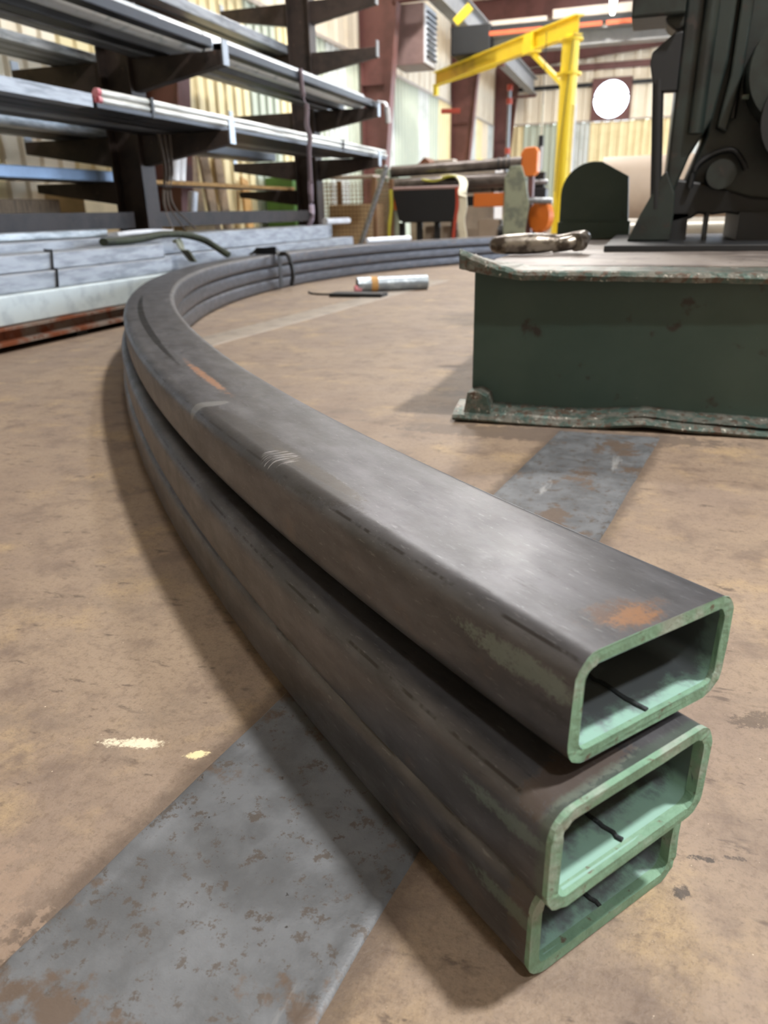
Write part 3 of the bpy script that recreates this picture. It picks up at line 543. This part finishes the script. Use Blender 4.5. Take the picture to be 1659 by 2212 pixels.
for (a, b) in ((1.5, POSTS[0] - .15), (POSTS[0] + .15, POSTS[1] - .15)):
    MB().box(PXc - .05, PXc + .05, a, b, .55, .68).build('brace', 'rack', t)
    MB().box(PXc - .04, PXc + .04, a, b, 3.3, 3.42).build('brace', 'rack', t)
def load(kind, x, z, y0, y1, wd, ht, m, label, grp):
    if kind == 'pipe': o = MB().cyl((x, y0, z + wd/2), (x, y1, z + wd/2), wd/2, 24, ri=wd/2 - .006).build('steel_pipe', m)
    elif kind == 'rod': o = MB().cyl((x, y0, z + wd/2), (x, y1, z + wd/2), wd/2, 14).build('steel_rod', m)
    elif kind == 'flat': o = MB().box(x - wd/2, x + wd/2, y0, y1, z, z + ht).build('flat_bar', m, bevel=.003)
    elif kind == 'angle': o = MB().prism([(x + wd/2, z), (x + wd/2, z + ht), (x + wd/2 - .01, z + ht), (x + wd/2 - .01, z + .01), (x - wd/2, z + .01), (x - wd/2, z)], 'y', y0, y1).build('angle_bar', m)
    elif kind == 'channel': o = MB().prism([(x + wd/2, z), (x + wd/2, z + ht), (x - wd/2, z + ht), (x - wd/2, z + ht - .012), (x + wd/2 - .012, z + ht - .012), (x + wd/2 - .012, z + .012), (x - wd/2, z + .012), (x - wd/2, z)], 'y', y0, y1).build('steel_channel', m)
    else: o = MB().rtube((x, y0, z + ht/2), (x, y1, z + ht/2), wd, ht, .006, .008).build('rectangular_tube', m)
    return tag(o, label, 'steel bar' if kind in ('rod', 'flat', 'angle', 'channel') else 'tube', grp)
gA = 'steel on the lowest loaded arms of the rack'; zA = LEV['A'] + .001
load('channel', -3.42, zA, 1.5, 4.42, .12, .075, 'steel', 'pale steel channel at the left front of the lowest loaded arms', gA)
load('flat', -3.43, zA, 4.46, 10.35, .14, .03, 'dark', 'dark flat bar under the pink ended rods', gA)
zr = zA + .032
for i, (dx, dz) in enumerate(((0, 0), (.045, 0), (.09, 0), (.0, .0435), (.045, .0435), (.09, .0435))):
    r = load('rod', -3.385 - dx, zr + dz, 4.5 + .05 * (i % 3), 10.4 - .06 * (i % 2), .042, .042, 'bright', ['lower front', 'lower middle', 'lower rear', 'upper front', 'upper middle', 'upper rear'][i] + ' bright round rod with a pink painted end', 'pink ended rods on the rack')
    y0 = 4.5 + .05 * (i % 3); z = zr + dz + .021; MB().cyl((-3.385 - dx, y0 - .004, z), (-3.385 - dx, y0 + .03, z), .0225, 14).build('painted_end', 'pink', r)['label'] = 'pink painted rod end'
for y in (5.05, 8.75):
    tag(MB().box(-3.51, -3.355, y, y + .03, zr - .034, zr + .092).build('banding_strap', 'blackband'), 'dark banding around the pink ended rods ' + ('near their painted ends' if y < 6 else 'near the far post'), 'banding')
for i in range(4):
    load('rect', -3.58 - i * .155, zA, 1.5, 10.1 - .3 * i, .14, .10, 'dark' if i != 2 else 'steel', ['first', 'second', 'third', 'fourth'][i] + ' dark rectangular tube behind the pink ended rods', gA)
for i in range(3):
    load('rect', -4.55 - i * .2, zA, 1.5, 6.5 + 3.2 * (i > 0), .16, .09, ('galv', 'dark', 'steel')[i], ['near', 'middle', 'wall side'][i] + ' tube on the rear of the lowest loaded arms', gA)
gB = 'steel on the middle arms of the rack'; zB = LEV['B'] + .001
load('rect', -3.38, zB + .0, 1.5, 5.92, .11, .07, 'dark', 'dark rectangular tube at the left front of the middle arms', gB)
load('rect', -3.38, zB, 6.12, 9.95, .11, .07, 'dark', 'dark rectangular tube at the right front of the middle arms', gB)
load('pipe', -3.60, zB, 1.5, 6.12, .19, 0, 'wrap', 'shiny large galvanised pipe on the left of the middle arms', gB)
load('pipe', -3.60, zB, 6.16, 9.98, .19, 0, 'wrap', 'shiny large galvanised pipe on the right of the middle arms', gB)
load('rect', -3.84, zB, 1.5, 9.9, .14, .10, 'dark', 'dark square tube just behind the galvanised pipes', gB)
load('rect', -4.02, zB, 1.5, 9.9, .14, .10, 'steel', 'grey square tube beside the rack posts', gB)
for i in range(6):
    load('flat', -4.52 - i * .075, zB, 1.5, 6.35 + .02 * i, .065, .06 + .025 * (i % 2), 'steel' if i % 2 else 'galv', ('first', 'second', 'third', 'fourth', 'fifth', 'last')[i] + ' grey bar from the rack post in the ribbed row', 'ribbed row of bars on the rear middle arms')
gC = 'steel on the upper arms of the rack'; zC = LEV['C'] + .001
for i in range(4):
    load('rect', -4.52 - i * .19, zC, 2.5, 10.2, .16, .10, ('steel', 'dark', 'steel', 'dark')[i], ['first', 'second', 'third', 'fourth'][i] + ' tube from the posts on the rear upper arms', gC)
for i in range(2):
    load('channel', -3.6 - i * .25, zC, 2.5, 6.3, .2, .09, 'dark', ['front', 'rear'][i] + ' dark channel on the aisle side of the upper arms', gC)
gL = 'steel on the low rear arms of the rack'
load('rect', -4.62, .932, 1.5, 6.6, .16, .09, 'sky_blue', 'light blue tube on the low rear arms', gL)
load('rect', -4.82, .932, 1.5, 6.5, .16, .09, 'dark', 'dark tube behind the light blue tube', gL)
load('rect', -4.6, .932, 6.7, 9.95, .12, .04, 'timber', 'tan flat length lying on the far low rear arms', gL)
load('rect', -4.8, .932, 6.8, 9.95, .14, .05, 'sky_blue', 'bluish length behind the tan flat length', gL)
# hanging straps
for i, (dx, l) in enumerate(((0, 'left'), (.05, 'middle'), (.1, 'right'))):
    pts = [(-3.86 + .02 * i, 5.85 + dx, 1.27), (-3.84, 5.86 + dx, 1.0), (-3.88, 5.84 + dx * 1.2, .75), (-3.83 + .03 * i, 5.86 + dx * 2.6, .53)]
    tag(MB().sweep(bez(pts, 8), [(-.016, -.003), (.016, -.003), (.016, .003), (-.016, .003)]).build('lashing_strap', 'hang'), l + ' brown lashing strap hanging at the near rack post', 'strap', 'lashing straps at the near post')
pts = [(-3.3, 7.55, 1.72), (-3.27, 7.56, 1.6), (-3.28, 7.56, 1.45), (-3.27, 7.6, 1.35), (-3.29, 7.6, 1.2), (-3.30, 7.62, .95), (-3.32, 7.66, .78), (-3.30, 7.62, .6), (-3.36, 7.66, .52)]
tag(MB().sweep(bez([(-3.315, 7.55, 1.93)] + pts, 6), [(-.028, -.003), (.028, -.003), (.028, .003), (-.028, .003)]).build('lashing_strap', 'strap'), 'long mauve strap hanging from the middle arms past the rods', 'strap')
tag(MB().sweep(bez([(-3.28, 9.86, 1.9), (-3.2, 9.84, 1.88), (-3.17, 9.84, 1.78), (-3.16, 9.84, 1.66)], 5), [(-.04, -.01), (.04, -.01), (.03, .01), (-.03, .01)]).build('plastic_wrap', 'white'), 'white plastic scrap on the far middle arm tip', 'plastic')
tag(MB().beam((-3.45, 10.6, 1.22), (-4.05, 10.9, .0), .05, .05).build('perforated_post', 'steel'), 'slanting perforated steel post beside the wire crate', 'post')

# ================================================================== BEHIND THE RACK
for i, (y, h, lean, m_, l) in enumerate(((9.05, 1.45, .28, 'wood', 'first grey plank leaning on the wall beyond the near post'), (9.35, 1.55, .3, 'wood', 'second grey plank leaning on the wall'), (9.75, 1.35, .22, 'wood', 'third grey plank leaning on the wall'), (10.45, 1.12, .18, 'timber', 'short yellow timber leaning on the wall by the green bin'))):
    tag(MB().beam((WX + .1 + lean, y - .25, 0.02), (WX + .09, y, h), .2, .035, (1, 0, 0)).build('plank', m_), l, 'plank', 'planks leaning on the left wall')
t = thing('steel_bin', 'green steel bin standing against the left wall', 'bin', (-5.25, 11.3, 0)); MB().box(-5.5, -5.05, 11.0, 11.6, 0, 1.15).build('body', 'bin', t, .01)
for z in (.35, .62, .9): MB().box(-5.51, -5.04, 10.985, 10.999, z, z + .04).build('rib', 'bin', t)
t = thing('cardboard_box', 'brown cardboard box on pallet boards behind the rack', 'box', (-5.3, 6.8, .36)); MB().box(-5.5, -5.05, 6.3, 7.15, .36, .90).build('carton', 'card', t, .01); MB().box(-5.5, -5.05, 6.7, 6.74, .901, .904).build('tape', 'timber', t)
t = thing('pallet', 'wooden pallet behind the rack under the cardboard box', 'pallet', (-5.3, 7.4, 0))
for i in range(4): MB().box(-5.55, -4.95, 6.25 + i * .46, 6.65 + i * .46, .33, .358).build('deck_board', 'wood', t)
for x in (-5.5, -5.25, -5.0): MB().box(x - .04, x + .04, 6.25, 8.05, 0, .33).build('stringer', 'wood', t)
tag(MB().box(-5.45, -4.95, 4.0, 5.85, .0, .80).build('timber_crate', 'wood', bevel=.01), 'brown timber crate on the floor behind the rack', 'crate')
for i, (dy, z) in enumerate(((0, .985), (.12, .985), (.26, .612))):
    tag(MB().cyl((-4.72, 7.35 + dy, z), (-4.70, 7.40 + dy, z + .27), .05, 14).build('white_cylinder', 'white'), ('left upper', 'right upper', 'lower')[i] + ' white cylinder behind the near rack post', 'cylinder', 'white cylinders behind the near post')
tag(MB().box(-4.85, -4.55, 7.2, 7.8, .0, .60).build('parts_box', 'card', bevel=.01), 'tan parts box behind the rack brace', 'box')
tag(MB().box(-4.85, -4.6, 7.3, 7.6, .601, .61).build('box_lid', 'redp'), 'dull red lid lying on the tan parts box', 'lid')
# wire crate
t = thing('wire_crate', 'rusty wire mesh crate beyond the far rack post', 'crate', (-4.15, 11.3, 0))
x0, x1, y0, y1 = -4.6, -3.75, 10.95, 11.75
for x in (x0, x1):
    for y in (y0, y1): MB().box(x - .03, x + .03, y - .03, y + .03, 0, 1.1).build('corner_post', 'mesh', t)
def grid(a, b, horizontal_axis, fixed):
    mb = MB(); n = int((b - a) / .055)
    for i in range(n + 1):
        p = a + (b - a) * i / n
        if horizontal_axis == 'x': mb.beam((p, fixed, .15), (p, fixed, 1.05), .007, .007)
        else: mb.beam((fixed, p, .15), (fixed, p, 1.05), .007, .007)
    for z in [.15 + .9 * i / 16 for i in range(17)]:
        if horizontal_axis == 'x': mb.beam((a, fixed, z), (b, fixed, z), .007, .007)
        else: mb.beam((fixed, a, z), (fixed, b, z), .007, .007)
    o = mb.build('wire_mesh', 'mesh', t); o['kind'] = 'stuff'
grid(x0, x1, 'x', y0); grid(x0, x1, 'x', y1); grid(y0, y1, 'y', x0); grid(y0, y1, 'y', x1)
MB().box(x0, x1, y0, y1, .10, .15).build('floor_tray', 'mesh', t)
tag(MB().box(-4.5, -3.85, 11.05, 11.65, .152, .75).build('carton', 'card', bevel=.01), 'brown carton inside the wire mesh crate', 'box')
tag(MB().box(-4.55, -3.78, 11.0, 11.7, 1.11, 1.14).build('board_lid', 'pale', bevel=.004), 'pale board lying across the wire mesh crate', 'board')

# ================================================================== PLATE ROLL MACHINE
t = thing('plate_rolling_machine', 'plate rolling machine with grey rolls and orange frame', 'machine', (-2.8, 12.6, 0))
MB().cyl((-3.98, 12.5, 1.235), (-1.9, 12.5, 1.295), .085, 24).build('top_roll', 'roll', t)
for x in (-2.25, -2.17, -2.09): MB().cyl((x, 12.5, 1.285), (x + .02, 12.5, 1.286), .095, 24).build('roll_collar', 'dark', t)
MB().cyl((-3.98, 12.42, 1.03), (-2.05, 12.42, 1.06), .105, 24).build('front_roll', 'roll', t)
MB().cyl((-3.98, 12.72, 1.0), (-2.05, 12.72, 1.03), .13, 24).build('rear_roll', 'roll', t)
for x in (-2.38, -2.26, -2.15): MB().cyl((x, 12.72, 1.025), (x + .03, 12.72, 1.026), .145, 24).build('roll_collar', 'dark', t)
MB().box(-2.12, -1.84, 12.3, 12.9, 0, 1.1).build('end_stand', 'sagem', t, .02)
MB().prism([(-2.1, 1.1), (-2.02, 1.24), (-1.86, 1.24), (-1.78, 1.02), (-1.72, .7), (-1.78, .2), (-1.84, 0), (-2.1, 0)], 'y', 12.24, 12.3).build('stand_cover', 'sagem', t, .01)
MB().box(-4.2, -3.98, 12.3, 12.9, 0, 1.28).build('end_stand', 'sagem', t, .02)
MB().box(-2.60, -2.12, 12.34, 12.40, .68, .88).build('front_rail', 'orange', t, .01); MB().box(-3.98, -3.80, 12.34, 12.40, .66, .86).build('front_rail', 'orange', t, .01)
MB().box(-3.8, -2.6, 12.36, 12.40, .70, .84).build('rail_web', 'black', t)
MB().prism([(-1.92, 1.20), (-1.92, 1.42), (-1.86, 1.50), (-1.70, 1.51), (-1.66, 1.44), (-1.66, 1.16), (-1.72, 1.10), (-1.84, 1.10)], 'y', 12.5, 12.8).build('drive_housing', 'orange', t, .02)
MB().box(-1.80, -1.72, 12.55, 12.75, 0, 1.1).build('drive_column', 'red', t)
MB().cyl((-1.585, 12.38, .52), (-1.52, 12.46, .52), .225, 32).build('drive_disc', 'orange', t, .01)
MB().box(-1.62, -1.58, 12.44, 12.46, 1.18, 1.5).build('guard_edge', 'white', t)
MB().cyl((-1.80, 12.3, .76), (-1.38, 12.3, .74), .045, 14).build('shaft', 'steel', t)
MB().box(-3.98, -2.12, 12.5, 12.9, 0, .16).build('bed', 'black', t, .01); MB().box(-2.55, -2.2, 12.45, 12.8, .18, .5).build('gearbox', 'tank', t, .02); MB().cyl((-2.2, 12.4, .3), (-1.9, 12.4, .3), .1, 16).build('motor', 'black', t)
# black table in front of rolls
t = thing('work_table', 'black sheet metal work table in front of the plate rolls', 'table', (-3.2, 11.9, 0))
MB().prism([(-3.68, .96), (-2.66, .96), (-2.66, .90), (-2.74, .52), (-2.80, .48), (-3.52, .48), (-3.6, .52), (-3.68, .90)], 'y', 11.6, 12.2).build('tub', 'black', t, .01)
MB().cyl((-3.68, 11.62, .955), (-2.66, 11.62, .955), .028, 14).build('front_bar', 'heater', t)
for x in (-3.58, -3.3, -3.02, -2.76): MB().box(x - .04, x + .04, 11.7, 11.78, 0, .48).build('leg', 'black', t)
for i, x in enumerate((-3.18, -2.9)): tag(MB().box(x - .09, x + .09, 11.95, 12.2, 0, .42).build('tin', 'tank', bevel=.01), ('left', 'right')[i] + ' tan tin under the black work table', 'tin', 'tins under the work table')
pts = [(-3.1, 12.33, 1.14), (-2.95, 12.3, 1.15), (-2.78, 12.2, 1.1), (-2.66, 11.9, 1.0), (-2.60, 11.55, .9), (-2.57, 11.5, .7), (-2.60, 11.5, .5), (-2.56, 11.5, .25), (-2.58, 11.5, .02)]
tag(MB().sweep(bez(pts, 6), [(-.06, -.012), (.06, -.012), (.06, .012), (-.06, .012)], smooth=False).build('webbing_sling', 'sling'), 'cream webbing sling draped over the plate rolls', 'sling')
pts = [(-3.4, 12.28, 1.1), (-3.2, 12.25, 1.07), (-3.0, 12.25, 1.12), (-2.85, 12.2, 1.13)]
tag(MB().sweep(bez(pts, 6), [(-.05, -.01), (.05, -.01), (.05, .01), (-.05, .01)], smooth=False).build('webbing_sling', 'hiviz'), 'yellow webbing sling lying along the rolls', 'sling')
for i, (x, m_, l) in enumerate(((-3.70, 'hiviz', 'yellow strap hanging at the left of the work table'), (-2.68, 'redp', 'red strap hanging at the right of the work table'))):
    tag(MB().sweep(bez([(x, 11.55, .95), (x + .01, 11.54, .7), (x - .03, 11.54, .4), (x - .05, 11.54, .05)], 5), [(-.025, -.006), (.025, -.006), (.025, .006), (-.025, .006)], smooth=False).build('webbing_strap', m_), l, 'strap')
tag(MB().prism([(-4.0, 1.29), (-3.62, 1.29), (-3.66, 1.44), (-3.74, 1.50), (-3.80, 1.44)], 'y', 13.6, 14.1).build('rusty_block', 'rust'), 'rust brown angular block behind the left end of the rolls', 'block')
t = thing('storage_cabinet', 'tall cabinet behind the plate rolls', 'cabinet', (-3.2, 14.2, 0)); MB().box(-4.0, -2.5, 13.6, 14.4, 0, 1.285).build('body', 'pale', t, .01); MB().box(-3.9, -2.6, 13.585, 13.6, .1, 1.2).build('door', 'pale', t, .005)
tag(MB().box(-3.6, -3.25, 13.7, 14.0, 1.29, 1.46).build('parts_tray', 'pale', bevel=.01), 'cream parts tray on the cabinet behind the rolls', 'tray')
t = thing('hard_hat', 'yellow hard hat on the cabinet behind the rolls', 'hard hat', (-2.8, 13.8, 1.29)); mb = MB(); rings = []
for a in range(0, 91, 15): g = math.radians(a); rings.append((.15 * math.cos(g), .15 * math.sin(g)))
for i in range(len(rings) - 1): mb.cyl((-2.8, 13.8, 1.30 + rings[i][1]), (-2.8, 13.8, 1.30 + rings[i+1][1]), rings[i][0], 20, rings[i+1][0], caps=False)
mb.build('shell', 'hiviz', t); MB().cyl((-2.8, 13.8, 1.288), (-2.8, 13.8, 1.302), .18, 24).build('brim', 'hiviz', t)
t = thing('bench_machine', 'small dark bench machine left of the yellow crane post', 'machine', (-1.68, 13.25, 0)); MB().box(-1.82, -1.57, 13.05, 13.42, 0, .95).build('cabinet', 'dark', t, .02); MB().box(-1.80, -1.62, 13.1, 13.35, .95, 1.18).build('head', 'black', t, .01); MB().cyl((-1.84, 13.1, 1.03), (-1.56, 13.1, 1.03), .04, 14).build('spindle', 'steel', t); MB().cyl((-1.72, 13.15, 1.18), (-1.72, 13.15, 1.42), .02, 10).build('lever', 'steel', t)

# ================================================================== JIB CRANE
t = thing('jib_crane', 'yellow jib crane with round post', 'crane', (-1.43, 14, 0))
px, py = -1.43, 14.0
MB().cyl((px, py, 0), (px, py, 3.1), .135, 32).build('post', 'yellow', t)
MB().cyl((px, py, 0), (px, py, .03), .3, 24).build('base_plate', 'yellow', t)
MB().cyl((px, py, 3.1), (px, py, 3.14), .19, 24).build('top_plate', 'yellow', t); MB().cyl((px, py, 2.62), (px, py, 2.66), .20, 24).build('pivot_ring', 'yellow', t)
d = Vector((-4.78 - px, 18.4 - py, 0)).normalized(); e = Vector((px, py, 0)) + d * 5.55
b0 = Vector((px, py, 3.29)); b1 = Vector((e.x, e.y, 3.37))
MB().ibeam(b0 - d * .2, b1, .16, .27, .02, .012).build('boom', 'yellow', t)
k_ = b0 + d * 1.25; MB().beam(Vector((k_.x, k_.y, 3.16)), Vector((px, py, 2.5)) + d * .13, .07, .07).build('knee_brace', 'yellow', t)
MB().beam(b0 + d * 1.1 + Vector((0, 0, .0)), b0 + d * 1.4, .2, .30).build('brace_clamp', 'yellow', t)
MB().beam(b0 + d * 2.6 - Vector((0, 0, .0)), b1, .012, .3).build('stiffening_plate', 'yellow', t)
MB().cyl(b1 - Vector((0, 0, .10)), b1 - Vector((0, 0, .32)), .06, 14).build('end_trolley', 'yellow', t)
rc = (MB().cyl((b1.x + .15, b1.y - .1, 2.72), (b1.x + .55, b1.y + .05, 2.72), .05, 14).build('red_canister', 'redp')); tag(rc, 'red cylinder hung under the jib boom tip', 'canister')
(MB().sweep(bez([(px + .06, py - .14, 3.2), (px + .0, py - .145, 2.4), (px - .06, py - .145, 1.6), (px - .1, py - .145, .9)], 8), circ(.006, 6)).build('control_cable', 'blackband', t))
MB().box(px + .14, px + .165, py - .1, py - .05, .9, 2.2).build('side_strip', 'white', t)
t = thing('control_pendant', 'control pendant hanging left of the yellow crane post', 'pendant', (-1.78, 13.7, 1.5)); MB().cyl((-1.78, 13.7, 2.2), (-1.78, 13.7, 3.2), .006, 8).build('cable', 'blackband', t); MB().box(-1.82, -1.74, 13.67, 13.73, 1.45, 1.75).build('handset', 'dark', t, .01); MB().cyl((-1.78, 13.7, 1.75), (-1.78, 13.7, 2.2), .02, 10).build('cord_grip', 'sling', t)

# ================================================================== BRIDGE CRANE, RUNWAY, HEATER, FAN, LAMP
t = thing('runway_beam', 'grey crane runway beam along the left wall', 'beam', (-4.2, 20, 4.3))
MB().ibeam((-4.25, 10.5, 4.62), (-4.25, 30.0, 4.62), .28, .5, .025, .015).build('beam', 'girder', t)
for y in (15.8, 23.4, 29.9): MB().box(-4.95, -4.15, y - .12, y + .12, 4.3, 4.37).build('bracket', 'red', t)
MB().beam((-4.25, 10.5, 4.92), (-4.25, 30, 4.92), .06, .06).build('rail', 'rust', t)
t = thing('bridge_crane', 'overhead bridge crane with an orange conductor bar', 'crane', (2, 17, 3.6))
MB().ibeam((-3.3, 17.0, 3.66), (8.9, 17.0, 3.66), .35, .28, .03, .015).build('girder', 'girder', t)
MB().box(-3.3, 8.9, 16.78, 16.92, 3.86, 3.96).build('bus_channel', 'black', t)
for i in range(9): MB().box(-3.28 + i * 1.1, -3.28 + i * 1.1 + 1.02, 16.70, 16.76, 3.79, 3.86).build('conductor_bar', 'obar', t)
MB().box(-2.1, 8.9, 16.9, 17.3, 4.0, 4.16).build('walkway', 'pale', t, .01); MB().box(-3.3, -2.2, 16.8, 17.0, 3.97, 4.05).build('cable_tray', 'pale', t)
MB().box(-4.05, -3.25, 16.7, 17.4, 3.5, 4.0).build('end_truck', 'black', t, .03)
MB().beam((-4.0, 16.9, 4.1), (-3.7, 16.9, 4.35), .1, .14).build('hook_arm', 'yellow', t)
t = thing('unit_heater', 'mauve wall heater with side louvres beside the maroon column', 'heater', (-4.9, 16.9, 3.3))
MB().box(-5.2, -4.55, 16.5, 17.4, 3.38, 4.42).build('casing', 'heater', t, .01); MB().box(-4.55, -4.52, 16.52, 17.38, 3.40, 4.40).build('louvre_frame', 'white', t)
for i in range(9): MB().beam((-4.50, 16.6, 3.52 + i * .095), (-4.50, 17.3, 3.52 + i * .095), .05, .03).build('louvre', 'dark', t)
MB().box(-5.6, -5.2, 16.8, 17.1, 3.7, 4.0).build('wall_bracket', 'red', t)
# round exhaust opening
t = thing('exhaust_fan', 'bright round exhaust fan opening in the far wall', 'fan', (-1.6, BY - .1, 3.45)); fx, fz, fr = -1.6, 4.13, .585
mb = MB(); n = 40; vs_ = []; sq = []
for i in range(n):
    a = 2 * math.pi * i / n; c_, s_ = math.cos(a), math.sin(a); q = .655 / max(abs(c_), abs(s_))
    vs_ += [(fx + fr * c_, BY - .14, fz + fr * s_), (fx + q * c_, BY - .14, fz + q * s_), (fx + fr * c_, BY + .05, fz + fr * s_), (fx + q * c_, BY + .05, fz + q * s_)]
fs = []
for i in range(n): a, b = 4 * i, 4 * ((i + 1) % n); fs += [(a, a+1, b+1, b), (a, b, b+2, a+2), (a+1, a+3, b+3, b+1)]
mb.add(vs_, fs).build('frame', 'red', t); MB().cyl((fx - fr, BY - .1, fz + .08), (fx + fr, BY - .1, fz + .12), .035, 8).build('crossbar', 'sagem', t)
MB().cyl((fx - .02, BY - .1, fz - .12), (fx - .02, BY - .1, fz + .08), .012, 8).build('hanger', 'black', t); MB().cyl((fx - .03, BY - .1, fz - .25), (fx - .02, BY - .1, fz - .12), .03, 10).build('motor', 'black', t)
t = thing('pendant_lamp', 'bright lit pendant lamp hanging above the orange conductor bar', 'lamp', (-.96, 16.3, 3.85)); MB().cyl((-.96, 16.3, 4.08), (-.96, 16.3, 4.2), .07, 20, .03).build('housing', 'pale', t); MB().cyl((-.96, 16.3, 3.86), (-.96, 16.3, 4.08), .035, 20, .065).build('lens', 'lens', t); MB().cyl((-.96, 16.3, 4.2), (-.96, 16.3, 6.45), .01, 8).build('stem', 'pale', t)
# pipe riser with red valves on far column
t = thing('sprinkler_riser', 'grey riser pipe with red fittings beside the far corner column', 'pipe', (-4.75, 28, 0)); MB().cyl((-4.75, 28, 0), (-4.75, 28, 4.4), .06, 14).build('pipe', 'steel', t)
for z in (2.4, 3.9, 4.3): MB().cyl((-4.75, 28, z), (-4.75, 28, z + .18), .1, 14).build('red_fitting', 'redp', t)
# beige tank behind the machine
t = thing('storage_tank', 'large beige horizontal tank behind the green machine', 'tank', (.6, 11.2, 0)); MB().cyl((-.62, 11.2, .80), (2.4, 11.2, .80), .45, 40).build('shell', 'tank', t, .03, 3)
for x in (-.2, 1.9): MB().prism([(x - .06, 0), (x + .06, 0), (x + .06, .42), (x - .06, .42)], 'y', 10.9, 11.5).build('saddle', 'girder', t)
# pale tubes seen through the machine
for i in range(8):
    r, c_ = divmod(i, 4); y = 6.2 + c_ * .13
    tag(MB().cyl((-.35 + .03 * c_, y, .36 + r * .13 + .0), (1.2, y + .25, .36 + r * .13), .055, 16, ri=.045).build('pale_tube', 'coil'), ('lower', 'upper')[r] + ' row pale tube behind the green machine, ' + ('frontmost', 'second', 'third', 'rearmost')[c_] + ' of four', 'tube', 'pale tubes behind the machine')
t = thing('tube_trestle', 'low steel trestle carrying pale tubes behind the machine', 'trestle', (.4, 6.4, 0))
for x in (.0, .9): MB().box(x, x + .08, 6.05, 7.0, .2, .30).build('bearer', 'dark', t); MB().box(x, x + .08, 6.1, 6.2, 0, .2).build('leg', 'dark', t); MB().box(x, x + .08, 6.85, 6.95, 0, .2).build('leg', 'dark', t)
